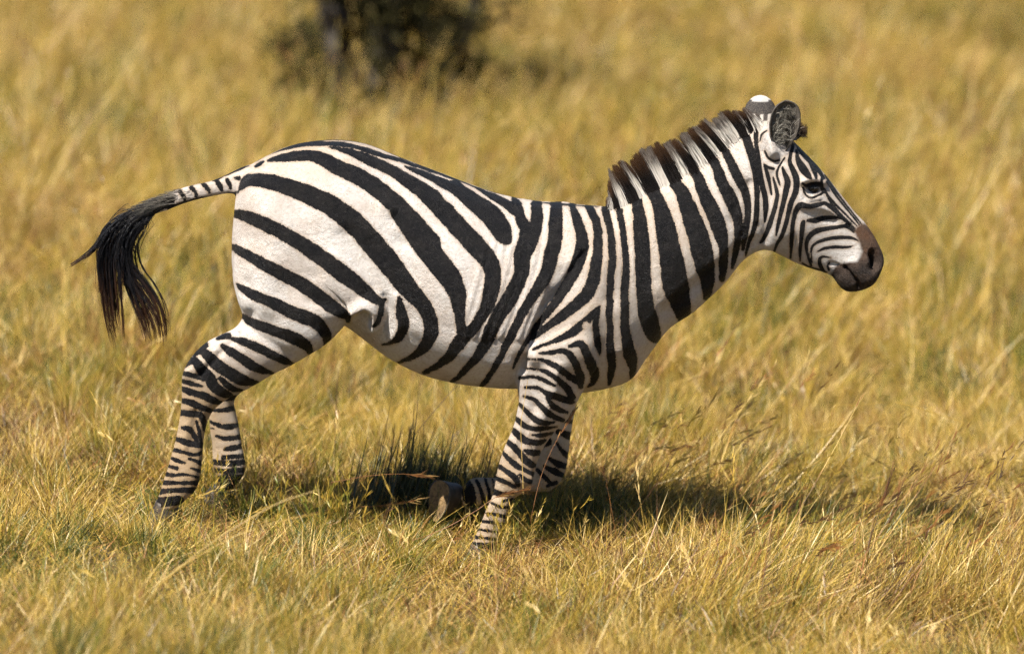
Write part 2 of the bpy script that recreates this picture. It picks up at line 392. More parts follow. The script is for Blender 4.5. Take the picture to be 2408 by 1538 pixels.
TRUNK = [
 (556, 436, 549, 560, .05, 0, .1, 2.2), (566, 412, 548, 640, .115, 0, .12, 2.2), (610, 376, 590, 720, .185, 0, .10, 2.3), (690, 343, 690, 750, .232, 0, .12, 2.3),
 (770, 331, 778, 745, .25, 0, .12, 2.3), (850, 338, 850, 788, .255, 0, .12, 2.3), (930, 366, 915, 840, .266, 0, .08, 2.1),
 (1000, 395, 985, 874, .283, 0, .08, 2.0), (1080, 424, 1070, 898, .292, 0, .08, 2.0), (1160, 453, 1150, 908, .276, 0, .07, 2.0),
 (1240, 471, 1232, 912, .245, 0, .04, 2.1), (1320, 479, 1315, 921, .222, 0, .02, 2.2), (1400, 485, 1405, 917, .205, 0, .0, 2.2),
 (1450, 484, 1480, 892, .188, 0, .05, 2.2), (1500, 464, 1520, 842, .155, 0, .12, 2.1), (1560, 434, 1568, 778, .122, 0, .18, 2.1),
 (1620, 398, 1628, 735, .103, 0, .18, 2.1), (1680, 354, 1692, 678, .09, 0, .14, 2.1), (1735, 312, 1742, 619, .083, 0, .08, 2.1),
 (1782, 292, 1774, 594, .08, 0, .0, 2.2), (1832, 306, 1800, 587, .088, 0, -.10, 2.3), (1868, 334, 1828, 597, .095, 0, -.18, 2.4),
 (1902, 369, 1860, 614, .095, 0, -.24, 2.4), (1934, 404, 1889, 626, .084, 0, -.22, 2.4), (1962, 437, 1913, 634, .070, 0, -.12, 2.4),
 (1990, 473, 1935, 641, .058, 0, -.02, 2.3), (2010, 500, 1956, 650, .051, 0, .0, 2.3), (2030, 520, 1967, 667, .050, 0, .0, 2.3),
 (2048, 543, 1982, 682, .053, 0, -.05, 2.3), (2062, 566, 2005, 686, .054, 0, -.08, 2.3), (2074, 592, 2031, 680, .050, 0, -.05, 2.3),
 (2079, 613, 2053, 668, .040, 0, 0, 2.3), (2075, 628, 2064, 653, .022, 0, 0, 2.2)]
NY, FY = -.15, .15
HIND_N = [(620, 470, 820, 500, .07, -.10), (560, 560, 868, 610, .115, -.115), (546, 640, 872, 680, .125, -.125), (557, 700, 845, 726, .122, NY),
 (571, 742, 820, 757, .112, NY), (553, 771, 764, 811, .098, NY), (519, 788, 700, 849, .085, NY), (480, 809, 642, 880, .072, NY), (446, 843, 588, 911, .060, NY),
 (429, 882, 536, 939, .050, NY), (428, 926, 506, 961, .043, NY), (424, 968, 493, 981, .037, NY), (419, 1000, 486, 1003, .033, NY), (412, 1035, 481, 1030, .031, NY),
 (400, 1075, 476, 1072, .033, NY), (388, 1115, 471, 1115, .039, NY), (378, 1150, 461, 1152, .036, NY), (367, 1182, 430, 1180, .034, NY), (362, 1195, 412, 1197, .033, NY)]
HIND_F = [(620, 470, 820, 500, .07, .10), (560, 560, 868, 610, .115, .115), (546, 640, 866, 680, .122, .125), (557, 700, 842, 722, .12, FY),
 (575, 738, 815, 748, .11, FY), (548, 780, 742, 806, .095, FY), (510, 818, 665, 856, .08, FY), (482, 856, 610, 892, .065, FY), (480, 898, 568, 922, .05, FY),
 (490, 944, 550, 943, .042, FY), (491, 985, 556, 978, .036, FY), (494, 1015, 564, 1010, .033, FY), (500, 1050, 570, 1046, .032, FY),
 (500, 1085, 578, 1085, .037, FY), (505, 1112, 575, 1113, .038, FY), (512, 1132, 556, 1138, .034, FY), (503, 1152, 540, 1158, .032, FY)]
FORE_N = [(1250, 640, 1400, 650, .06, -.12), (1215, 740, 1425, 760, .085, -.13), (1205, 825, 1405, 840, .09, NY), (1212, 890, 1378, 905, .083, NY), (1220, 935, 1358, 942, .073, NY), (1214, 973, 1336, 985, .062, NY),
 (1205, 1006, 1308, 1010, .054, NY), (1190, 1042, 1282, 1046, .047, NY), (1178, 1075, 1265, 1085, .043, NY), (1168, 1110, 1255, 1122, .042, NY), (1163, 1143, 1240, 1152, .038, NY),
 (1156, 1172, 1206, 1176, .030, NY), (1142, 1200, 1197, 1206, .027, NY), (1128, 1235, 1184, 1241, .030, NY), (1113, 1270, 1172, 1278, .034, NY), (1104, 1286, 1158, 1298, .033, NY)]
FORE_F = [(1250, 640, 1400, 650, .06, .12), (1225, 740, 1425, 760, .085, .13), (1225, 825, 1410, 840, .088, FY), (1245, 890, 1376, 900, .078, FY), (1260, 940, 1357, 945, .066, FY), (1266, 985, 1349, 985, .055, FY),
 (1264, 1030, 1341, 1030, .048, FY), (1258, 1070, 1336, 1072, .044, FY), (1252, 1102, 1331, 1104, .043, FY), (1250, 1128, 1318, 1132, .041, FY), (1258, 1146, 1296, 1150, .034, FY)]
CANNON_F = [(1318, 1098, 1292, 1157, .036, FY), (1284, 1086, 1268, 1156, .038, FY), (1236, 1100, 1232, 1158, .031, FY), (1195, 1116, 1190, 1164, .027, FY), (1160, 1124, 1158, 1174, .027, FY),
 (1132, 1123, 1128, 1188, .034, FY), (1106, 1126, 1108, 1190, .035, FY), (1090, 1142, 1088, 1188, .029, FY), (1066, 1148, 1062, 1192, .031, FY)]
def tail_secs():
    top = Z(7, [(1330, 215), (1190, 262), (1100, 302), (1000, 342), (900, 366), (800, 392), (700, 430), (600, 474), (500, 530), (430, 598), (388, 690)])
    bot = Z(7, [(1290, 400), (1186, 412), (1092, 426), (1005, 442), (920, 462), (832, 490), (744, 524), (648, 556), (556, 604), (490, 664), (440, 720)])
    w = [.045, .030, .026, .022, .020, .018, .016, .014, .013, .011, .006]
    return [(a[0], a[1], b[0], b[1], h, 0) for a, b, h in zip(top, bot, w)]

VOX = 0.0042
def build_body():
    V, F = [], []
    for secs in (TRUNK, HIND_N, HIND_F, FORE_N, FORE_F, CANNON_F, tail_secs()):
        v, f = loft(secs); o = len(V); V += v; F += [tuple(i + o for i in q) for q in f]
    raw = new_mesh('zebra_raw', V, F)
    bm = bmesh.new(); bm.from_mesh(raw); bmesh.ops.recalc_face_normals(bm, faces=bm.faces); bm.to_mesh(raw); bm.free()
    tmp = bpy.data.objects.new('zebra_tmp', raw); COL.objects.link(tmp)
    md = tmp.modifiers.new('vox', 'REMESH'); md.mode = 'VOXEL'; md.voxel_size = VOX
    dg = bpy.context.evaluated_depsgraph_get()
    me = bpy.data.meshes.new_from_object(tmp.evaluated_get(dg))
    bpy.data.objects.remove(tmp); bpy.data.meshes.remove(raw)
    me.name = 'body'
    return me
BODY = build_body()

def get_co(me):
    a = np.empty(len(me.vertices) * 3, np.float32); me.vertices.foreach_get('co', a); return a.reshape(-1, 3).astype(float)
def get_no(me):
    a = np.empty(len(me.vertices) * 3, np.float32); me.vertices.foreach_get('normal', a); return a.reshape(-1, 3).astype(float)
def set_co(me, co): me.vertices.foreach_set('co', co.astype(np.float32).ravel()); me.update()
def edges(me):
    a = np.empty(len(me.edges) * 2, np.int32); me.edges.foreach_get('vertices', a); return a.reshape(-1, 2)
def relax(co, ed, it, w):
    n = len(co); deg = np.bincount(ed.ravel(), minlength=n)[:, None].clip(1)
    for _ in range(it):
        acc = np.stack([np.bincount(ed[:, 0], co[ed[:, 1], k], n) + np.bincount(ed[:, 1], co[ed[:, 0], k], n) for k in range(3)], 1)
        co = co + (acc / deg - co) * w
    return co
def stroke_dist(uv, pts, pad):
    """signed distance (working px) to a tapered stroke; far points get pad"""
    s = catmull(pts, 4); out = np.full(len(uv), float(pad))
    lo, hi = s[:, :2].min(0) - pad - s[:, 2].max(), s[:, :2].max(0) + pad + s[:, 2].max()
    m = np.where(((uv > lo) & (uv < hi)).all(1))[0]
    if len(m) == 0: return out, m
    q = uv[m]; best = np.full(len(m), float(pad))
    for a, b in zip(s[:-1], s[1:]):
        d = b[:2] - a[:2]; L = d @ d + 1e-9
        t = (((q - a[:2]) @ d) / L).clip(0, 1)
        dist = np.hypot(q[:, 0] - a[0] - t * d[0], q[:, 1] - a[1] - t * d[1]) - .5 * (a[2] + (b[2] - a[2]) * t)
        best = np.minimum(best, dist)
    out[m] = best
    return out, m

# ------------------------------------------------------------------ zebra: stripes (region, strokes of x, y, width); 'w' = pale stroke over black
BLACK_MAIN = [
 # hindquarters
 (4, [(0,292,22),(130,228,22),(300,150,20),(450,103,26),(600,88,26),(750,98,26),(850,122,28),(950,155,26),(1050,182,22),(1150,215,22),(1300,262,24),(1420,302,26),(1508,335,28)]),
 (4, [(700,62,10),(800,70,16),(900,93,18),(980,120,18),(1050,158,16)]),
 (4, [(655,108,4),(720,122,24),(800,146,44),(900,190,58),(1000,238,64),(1080,285,70),(1170,348,88),(1250,405,98)]),
 (4, [(1085,218,5),(1150,245,28),(1250,290,42),(1350,338,56),(1430,390,70)]),
 (4, [(312,186,14),(350,177,32),(450,162,58),(550,158,58),(620,178,72),(700,222,86),(800,268,92),(880,312,92),(960,372,98),(1040,440,104),(1100,500,104),(1160,570,110),(1230,655,115)]),
 (4, [(150,348,16),(190,302,66),(260,297,76),(350,312,86),(450,346,96),(560,388,106),(650,432,112),(740,492,118),(820,562,124),(890,642,128),(960,722,128),(1030,812,122),(1090,892,108),(1150,960,95),(1200,1020,85),(1228,1100,80),(1228,1170,78),(1192,1240,62),(1130,1290,35),(1050,1327,16)]),
 (4, [(105,485,26),(160,492,58),(250,527,72),(350,573,78),(450,628,82),(550,692,88),(650,762,92),(740,832,92),(820,892,84),(880,940,68),(940,980,42),(972,973,18)]),
 (4, [(955,985,34),(945,1050,30),(925,1105,24),(905,1120,10)]),
 (4, [(1048,960,20),(1062,1035,56),(1075,1110,64),(1050,1180,52),(1000,1215,24),(955,1226,8)]),
 (4, [(80,655,14),(140,690,48),(220,735,60),(320,790,70),(430,846,74),(530,906,78),(620,970,80),(700,1030,70),(750,1062,48),(762,1088,26)]),
 (4, [(130,882,10),(180,920,44),(260,960,58),(360,1000,64),(460,1050,74),(560,1086,78),(612,1130,70),(640,1180,52),(640,1225,30)]),
 (4, [(165,1062,24),(220,1100,48),(300,1130,58),(380,1160,60),(460,1190,68),(520,1226,58),(552,1275,30)]),
 (4, [(105,1192,24),(180,1212,44),(260,1246,50),(340,1286,50),(400,1316,40),(458,1338,12)]),
 (4, [(50,1232,28),(110,1272,48),(180,1316,54),(250,1360,48),(335,1388,14)]),
 (4, [(240,220,14),(258,207,26),(280,192,12)]), (4, [(92,430,14),(108,400,26),(125,375,16)]),
 # barrel
 (3, [(0,170,150),(80,290,158),(170,420,160),(260,525,165),(350,645,155),(410,760,130),(426,870,92),(431,960,68),(442,1040,80)]),
 (3, [(150,20,110),(250,110,128),(340,200,132),(430,300,138),(520,400,142),(600,485,138),(660,575,120),(668,680,115),(652,780,112),(620,880,92),(574,960,78),(515,1036,80),(450,1092,104),(400,1160,95),(350,1230,72),(270,1290,45),(175,1342,28)]),
 (3, [(390,0,95),(480,72,110),(560,132,130),(650,202,146),(710,280,148),(745,350,126),(768,385,78)]),
 (3, [(555,12,6),(640,58,40),(720,98,60),(800,150,72),(860,200,80),(905,262,118)]),
 (3, [(812,88,26),(850,130,58),(880,200,70)]),
 (3, [(985,132,78),(985,230,92),(950,300,140),(920,400,138),(880,500,122),(880,600,110),(845,700,105),(782,820,108),(712,920,104),(660,1030,98),(620,1120,84),(560,1220,66),(480,1310,48),(420,1370,34),(372,1405,28)]),
 (3, [(600,-4,26),(700,28,22),(800,58,20),(900,82,18),(1000,100,18),(1100,118,18),(1200,128,16),(1300,135,14),(1430,142,14)]),
 (3, [(1125,122,75),(1128,200,92),(1120,300,100),(1115,400,106),(1090,500,102),(1066,600,96),(1016,700,88),(958,790,74),(908,870,68),(858,960,64),(800,1080,58),(740,1200,50),(670,1320,40),(620,1400,34),(585,1440,28)]),
 (3, [(1240,138,44),(1262,200,58),(1290,280,74),(1308,350,84),(1312,430,90),(1288,530,92),(1250,620,86),(1200,710,76),(1150,790,68),(1095,870,58),(1022,960,50),(960,1050,44),(890,1150,34),(840,1250,24),(815,1310,12)]),
 (3, [(1358,142,48),(1388,200,58),(1420,280,62),(1428,380,64),(1425,480,74),(1408,580,84),(1392,680,90),(1350,770,94),(1270,850,84),(1180,922,70),(1100,982,58),(1020,1040,48),(955,1092,34)]),
 (3, [(1478,165,54),(1500,250,50),(1520,350,50),(1530,450,54),(1530,550,54),(1520,650,50),(1515,750,54),(1510,850,50),(1510,950,50),(1515,1050,50),(1515,1150,55),(1522,1230,64),(1527,1300,58),(1515,1370,40),(1507,1425,14)]),
 (3, [(1580,180,50),(1600,280,45),(1615,380,42),(1625,480,45),(1630,580,50),(1625,680,55),(1620,780,60),(1620,880,60),(1620,980,65),(1630,1080,70),(1647,1180,85),(1670,1250,85),(1678,1310,50),(1676,1380,38)]),
 (3, [(1440,862,16),(1400,915,52),(1340,970,62),(1270,1030,62),(1200,1075,48),(1120,1110,34),(1040,1140,22),(960,1172,14)]),
 (3, [(1422,900,38),(1410,980,44),(1415,1060,48),(1425,1130,44),(1437,1190,26),(1438,1218,8)]),
 (3, [(1220,1150,18),(1290,1130,38),(1322,1150,58),(1345,1210,64),(1375,1280,74),(1400,1340,68),(1397,1400,44),(1355,1442,8)]),
 (3, [(1000,1202,14),(1100,1195,28),(1180,1186,38),(1240,1232,50),(1277,1310,60),(1302,1380,54),(1302,1440,40)]),
 ('w3', [(888,92,36),(908,150,44),(924,210,40),(934,250,16)]),
 ('w3', [(1330,1010,30),(1345,990,34),(1352,1040,40),(1330,1090,40)]),
 # neck
 (2, [(375,440,40),(400,490,56),(416,570,66),(422,650,75),(432,750,80),(435,850,80),(440,950,80),(450,1050,86),(466,1120,95),(490,1190,80),(510,1225,36)]),
 (2, [(440,400,54),(480,440,66),(515,500,74),(540,580,92),(562,680,108),(578,770,118),(592,850,127),(606,940,135),(628,1015,110),(645,1075,84),(640,1125,36)]),
 (2, [(570,360,50),(610,410,62),(645,460,72),(678,550,90),(706,630,102),(735,710,112),(752,800,106),(768,880,86),(774,950,58),(768,1005,26)]),
 (2, [(680,300,48),(724,375,56),(752,450,64),(800,550,78),(835,645,78),(857,740,48),(856,840,44),(848,905,26)]),
 (2, [(790,255,40),(815,305,48),(850,400,60),(898,495,70),(930,585,54),(934,680,40),(917,780,30),(903,845,14)]),
 (2, [(855,205,36),(880,262,42),(922,350,50),(970,448,44),(986,548,32),(972,650,34),(958,748,18)]),
 # head
 (1, [(330,300,40),(345,340,45),(370,430,60),(400,520,55),(420,620,45),(430,720,35),(432,830,32),(428,930,35),(410,1020,30),(375,1110,22),(355,1195,12)]),
 (1, [(430,325,34),(425,420,28),(442,520,26),(452,620,30),(470,720,34),(488,800,34),(492,880,34),(485,965,10)]),
 (1, [(480,575,8),(500,630,25),(515,690,22),(527,760,14),(530,782,6)]), (1, [(500,345,8),(465,370,10),(452,420,8)]),
 (1, [(485,485,12),(508,530,14),(545,552,13),(588,545,8)]), (1, [(478,570,6),(510,595,18),(545,605,16)]),
 (1, [(540,660,8),(560,730,22),(570,790,25),(550,880,30),(525,960,32),(500,1030,30),(470,1090,22),(455,1105,14)]),
 (1, [(620,530,10),(582,590,10),(567,640,14),(580,690,14),(588,718,8)]),
 (1, [(605,595,14),(620,640,28),(640,690,40),(628,760,38),(610,840,32),(590,920,28),(572,1000,20),(562,1058,8)]),
 (1, [(680,435,18),(660,510,22),(655,560,26),(680,620,38),(700,680,42),(695,760,38),(665,830,35),(645,910,30),(625,990,28),(600,1060,25),(570,1110,20),(550,1162,14)]),
 (1, [(700,480,12),(710,540,34),(742,600,54),(780,650,38),(800,672,14)]),
 (1, [(705,462,8),(740,510,16),(790,562,18),(820,620,28),(835,668,16)]),
 (1, [(690,425,20),(740,482,26),(800,542,26),(850,612,26),(885,668,18)]),
 (1, [(893,645,10),(930,705,16),(980,775,13),(1050,866,10),(1110,938,8),(1145,985,8)]),
 (1, [(905,690,9),(950,758,14),(1000,828,12),(1060,900,10),(1127,985,8)]),
 (1, [(890,745,16),(925,800,13),(980,860,13),(1040,920,12),(1112,995,8)]),
 (1, [(905,785,8),(940,842,12),(1000,912,11),(1050,960,10),(1100,1008,8)]),
 (1, [(660,1210,10),(665,1130,22),(670,1040,28),(680,950,28),(697,890,35),(728,852,40),(790,860,32),(850,848,30),(890,838,22),(930,862,28),(970,900,20),(1020,945,14),(1098,1015,10)]),
 (1, [(780,955,22),(830,955,36),(880,940,30),(940,935,24),(1000,940,14),(1050,980,10),(1100,1030,8)]),
 (1, [(725,1230,10),(725,1150,20),(735,1060,28),(742,990,34),(748,963,24)]),
 (1, [(800,1262,14),(777,1190,18),(767,1120,22),(790,1060,34),(840,1025,36),(910,1010,28),(980,1000,24),(1040,995,24),(1090,1035,12)]),
 (1, [(805,1240,8),(800,1170,12),(815,1122,16),(870,1092,20),(940,1075,24),(1010,1070,24),(1080,1075,18),(1122,1095,8)]),
 (1, [(845,1165,8),(890,1145,18),(960,1135,20),(1030,1137,18),(1080,1130,8)]),
 (1, [(888,1302,18),(862,1260,26),(857,1220,22),(880,1200,14),(935,1208,8)]), (1, [(920,1290,14),(912,1260,12),(925,1240,9)]),
 (1, [(740,1245,10),(790,1272,12),(850,1290,16),(905,1306,10)]),
 (1, [(740,702,12),(765,718,20),(800,706,18),(850,708,24),(884,752,24),(908,774,10)]), (1, [(745,730,12),(757,772,12),(795,802,13),(850,784,14),(880,765,16)]),
 (1, [(872,650,8),(872,700,18),(880,740,14)]),
 # near hind leg
 (5, [(540,288,16),(600,272,36),(622,285,22)]), (5, [(392,388,24),(432,352,52),(462,328,36)]),
 (5, [(440,375,36),(480,402,56),(540,460,64),(620,512,64),(700,556,58),(795,578,24)]),
 (5, [(330,455,38),(390,430,36),(430,480,54),(490,545,58),(522,600,58),(580,640,44),(645,665,14)]),
 (5, [(556,545,26),(600,585,34),(650,615,24),(695,622,8)]), (5, [(310,508,22),(390,530,25),(455,556,18)]),
 (5, [(310,562,20),(380,580,25),(442,596,12)]), (5, [(310,612,28),(390,640,34),(450,656,40),(520,690,34),(572,702,12)]),
 (5, [(300,682,25),(380,705,34),(450,736,30),(515,758,14)]), (5, [(290,764,30),(370,772,34),(430,782,38),(452,830,28),(462,885,14)]),
 (5, [(405,820,16),(420,880,17),(435,955,16)]), (5, [(312,860,14),(360,870,34),(390,910,30),(415,962,16)]),
 (5, [(262,930,22),(340,955,34),(400,970,30),(450,975,26)]), (5, [(250,998,18),(330,1020,20),(400,1035,18),(455,1010,20)]),
 (5, [(238,1052,15),(290,1075,22),(332,1086,14)]), (5, [(358,1058,12),(440,1088,30)]), (5, [(215,1102,15),(282,1122,20)]), (5, [(370,1120,14),(440,1142,22)]),
 (5, [(185,1152,20),(260,1165,20),(330,1160,14),(430,1182,22)]), (5, [(190,1212,36),(300,1215,28),(420,1212,44)]), (5, [(180,1270,50),(270,1260,36),(390,1262,50)]), (5, [(150,1340,90),(300,1325,70)]),
 # near foreleg
 (6, [(820,250,10),(900,255,20),(980,285,34),(1050,330,44),(1100,370,44),(1155,402,34)]), (6, [(815,310,14),(900,320,18),(960,345,27),(1020,390,38),(1070,440,44),(1105,495,40)]),
 (6, [(770,372,20),(860,365,16),(920,385,21),(992,421,16)]), (6, [(800,432,16),(880,435,21),(940,470,34),(1010,495,44),(1080,520,38),(1115,526,18)]),
 (6, [(940,490,14),(970,540,34),(1020,575,37),(1070,592,18)]), (6, [(790,488,14),(860,510,27),(910,560,36),(970,610,37),(1045,642,24)]),
 (6, [(768,540,20),(820,595,30),(870,640,37),(930,660,29),(985,655,13)]), (6, [(732,620,22),(790,670,34),(850,695,34),(930,695,24),(1005,684,13)]),
 (6, [(840,735,13),(900,740,23),(980,724,21)]), (6, [(705,690,25),(770,745,44),(830,780,44),(900,785,29),(935,770,14)]),
 (6, [(680,770,25),(740,825,37),(790,880,44),(830,920,48),(865,930,24)]), (6, [(800,835,19),(840,850,43),(885,850,34)]),
 (6, [(655,845,22),(710,900,34),(760,940,34),(800,960,29),(855,990,28)]), (6, [(625,930,22),(690,975,34),(740,1015,37),(760,1060,24)]), (6, [(770,990,17),(800,1020,29),(855,1042,28)]),
 (6, [(608,1010,20),(680,1040,29),(735,1072,24)]), (6, [(595,1095,34),(650,1115,34),(725,1112,14)]), (6, [(585,1170,10),(640,1195,15),(705,1200,20)]), (6, [(660,1160,22),(702,1150,15)]),
 (6, [(530,1233,10),(600,1245,17),(695,1265,18)]), (6, [(510,1288,17),(580,1295,16),(670,1310,14)]), (6, [(490,1338,17),(560,1350,14),(640,1360,12)]), (6, [(475,1390,24),(540,1395,16),(620,1405,16)]), (6, [(450,1440,40),(600,1450,40)]),
 (6, [(718,1150,22),(712,1210,22),(684,1280,18)]),
 # tail
 (7, [(1163,322,20),(1188,325,32)]), (7, [(1115,332,22),(1128,360,25),(1136,388,15)]), (7, [(1048,343,28),(1065,370,30),(1079,400,20)]), (7, [(962,363,30),(990,390,33),(1001,416,26)]),
 (7, [(885,383,30),(908,410,28),(916,437,22)]), (7, [(812,405,26),(835,440,26),(842,465,20)]), (7, [(740,430,26),(765,465,26)]),
 (7, [(1182,412,14),(1050,434,20),(950,458,26),(850,482,32),(750,512,38)]), (7, [(1250,232,20),(1120,294,16),(1000,334,12),(900,358,10)]),
 (7, [(770,500,40),(700,480,80),(600,520,120),(500,570,120),(400,690,120)]),
]
BLACK_FAR = [
 (5, [(515,750,18),(590,745,30),(650,735,34)]), (5, [(480,815,10),(560,850,30),(620,855,34),(680,840,30)]), (5, [(495,865,8),(515,866,8)]), (5, [(528,914,12),(600,930,30),(700,915,34)]),
 (5, [(585,1000,20),(640,990,34),(710,975,30)]), (5, [(575,1050,25),(650,1045,25),(720,1040,30)]), (5, [(510,1080,30),(600,1090,34),(725,1080,34)]), (5, [(500,1130,30),(600,1140,30),(720,1130,38)]),
 (5, [(530,1185,30),(620,1172,30),(710,1180,38)]), (5, [(500,1240,70),(640,1220,60)]), (5, [(500,690,22),(650,670,30)]), (5, [(450,620,30),(640,610,30)]),
 (6, [(1060,575,14),(1140,590,20)]), (6, [(1000,640,20),(1120,655,26)]), (6, [(1015,715,36),(1090,742,46)]), (6, [(1000,780,14),(1040,840,30),(1090,882,34)]), (6, [(955,888,20),(1010,920,38),(1080,942,38)]),
 (6, [(925,938,20),(990,970,38),(1060,1002,30)]), (6, [(880,958,20),(930,1010,30),(965,1045,20)]), (6, [(945,1062,20),(1000,1040,28)]), (6, [(890,800,50),(945,780,56)]),
 (6, [(490,1025,14),(518,1090,24),(540,1170,30)]), (6, [(545,1015,14),(566,1080,18),(577,1150,16)]), (6, [(594,1020,10),(602,1080,10),(604,1150,10)]), (6, [(420,1040,60),(440,1110,90),(458,1175,60)]), (6, [(340,1080,40),(370,1170,60)]),
]
def body_uv(co):
    q = co.copy(); q[:, 1] = -np.abs(q[:, 1]); uv = project(q); true = project(co)
    far = (co[:, 1] > .03) & (((true[:, 1] > 915) & (true[:, 0] > 1040) & (true[:, 0] < 1420)) | ((true[:, 1] > 915) & (true[:, 0] < 640)))
    uv[far] = true[far]
    return uv, far
def stripe_field(uv, strokes, pad=14.0):
    sd = np.full(len(uv), pad)
    for z, pts in strokes:
        pale = isinstance(z, str)
        d, m = stroke_dist(uv, Z(int(z[1:]) if pale else z, pts), pad)
        if pale: sd[m] = np.maximum(sd[m], -d[m])
        else: sd[m] = np.minimum(sd[m], d[m])
    return sd.clip(-pad, pad)

# relief of muscles, folds and sockets: region, line, height (m), spread (working px)
RELIEF = [
 (3, [(1330,480),(1230,620),(1130,780),(1050,870),(980,1010),(930,1150),(870,1320)], -.012, 9), (3, [(1450,620),(1400,800),(1320,980),(1200,1150)], .020, 55),
 (3, [(1010,700),(930,860),(860,1050),(800,1250)], .006, 22), (3, [(1090,850),(1000,960)], .008, 7),
 (4, [(790,1010),(870,985),(925,1035),(920,1110)], .020, 12), (4, [(965,950),(990,1040),(960,1130)], -.006, 8), (4, [(1040,960),(1070,1080),(1010,1200)], .006, 12),
 (4, [(975,440),(1000,465)], .016, 16), (4, [(1060,640),(1080,660)], -.006, 16), (4, [(760,600),(850,760),(900,900)], -.008, 20), (4, [(640,850),(760,930)], .014, 55), (4, [(300,450),(420,700)], .012, 70),
 (4, [(200,880),(240,1000),(190,1090)], -.006, 16), (4, [(860,180),(1000,330),(1050,420)], -.006, 24),
 (6, [(830,190),(870,240)], .012, 18), (6, [(980,340),(950,520),(900,640)], .009, 18), (6, [(860,560),(800,720),(740,900)], -.005, 9), (6, [(690,1010),(820,1030)], .006, 14), (6, [(610,1130),(720,1140)], -.005, 8),
 (5, [(660,260),(540,400),(430,520)], -.008, 8), (5, [(400,470),(360,520)], .008, 14), (5, [(400,760),(390,950)], -.004, 8), (5, [(340,850),(330,1000)], .004, 7),
 (1, [(620,860),(650,1000)], .011, 40), (1, [(540,640),(515,900),(480,1090)], -.006, 11), (1, [(740,855),(900,880),(1040,965)], .005, 8), (1, [(880,925),(960,960)], -.005, 16),
 (1, [(735,690),(800,678),(875,705)], .009, 8), (1, [(800,745),(830,745)], -.010, 13), (1, [(780,812),(850,800)], .004, 6), (1, [(500,390),(545,500)], .020, 13), (1, [(470,480),(540,560)], -.004, 6),
 (1, [(380,700),(360,850),(345,1050)], -.006, 9), (1, [(430,760),(420,950)], .004, 9), (1, [(260,760),(300,980)], -.004, 10),
 (8, [(1010,790),(1060,900),(1030,990)], -.026, 9.5), (8, [(930,760),(930,900),(980,1020),(1080,1030)], .006, 7), (8, [(540,1005),(650,1140),(740,1260),(770,1345)], -.016, 3.2), (8, [(700,1010),(900,1180)], .006, 20), (8, [(540,1200),(600,1300)], .006, 16),
 (8, [(300,940),(430,980)], -.005, 4), (8, [(840,720),(820,850)], -.003, 6),
 (2, [(1000,720),(850,830),(700,960),(560,1080)], -.007, 16), (2, [(250,540),(330,700),(350,900)], -.005, 14), (2, [(500,500),(620,760)], .008, 60), (2, [(960,420),(900,600)], -.004, 12),
]
RELIEF += [
 (4, [(250,330),(330,520),(330,760),(260,960)], .010, 40), (4, [(470,420),(560,600),(600,800)], -.006, 26), (4, [(620,300),(760,420),(860,560)], .007, 34), (4, [(560,980),(700,1000)], -.005, 14), (4, [(700,720),(840,830),(930,960)], .006, 16),
 (4, [(420,1120),(560,1200)], .006, 24), (4, [(200,1130),(420,1290)], -.005, 12), (4, [(1100,300),(1240,420)], .006, 30),
 (3, [(1180,150),(1240,380),(1270,560)], .007, 26), (3, [(1500,200),(1530,500),(1500,800)], -.005, 22), (3, [(1560,900),(1600,1150)], .008, 28), (3, [(1300,1150),(1380,1300)], .007, 18), (3, [(1180,600),(1100,760)], -.005, 14),
 (3, [(120,1020),(400,1200),(700,1280)], .004, 26), (2, [(700,420),(830,620),(860,800)], .005, 24), (2, [(420,560),(470,900)], -.005, 22),
 (6, [(1080,350),(1060,520)], -.004, 8), (6, [(1010,300),(1000,450)], .006, 12), (1, [(700,900),(690,1080)], -.004, 10), (1, [(600,620),(600,760)], .004, 12)]
for i in range(9):   # hint of ribs
    x0 = 500 + i * 62
    RELIEF.append((3, [(x0 + 120, 420), (x0 + 20, 800), (x0 - 90, 1080)], .0030, 7))

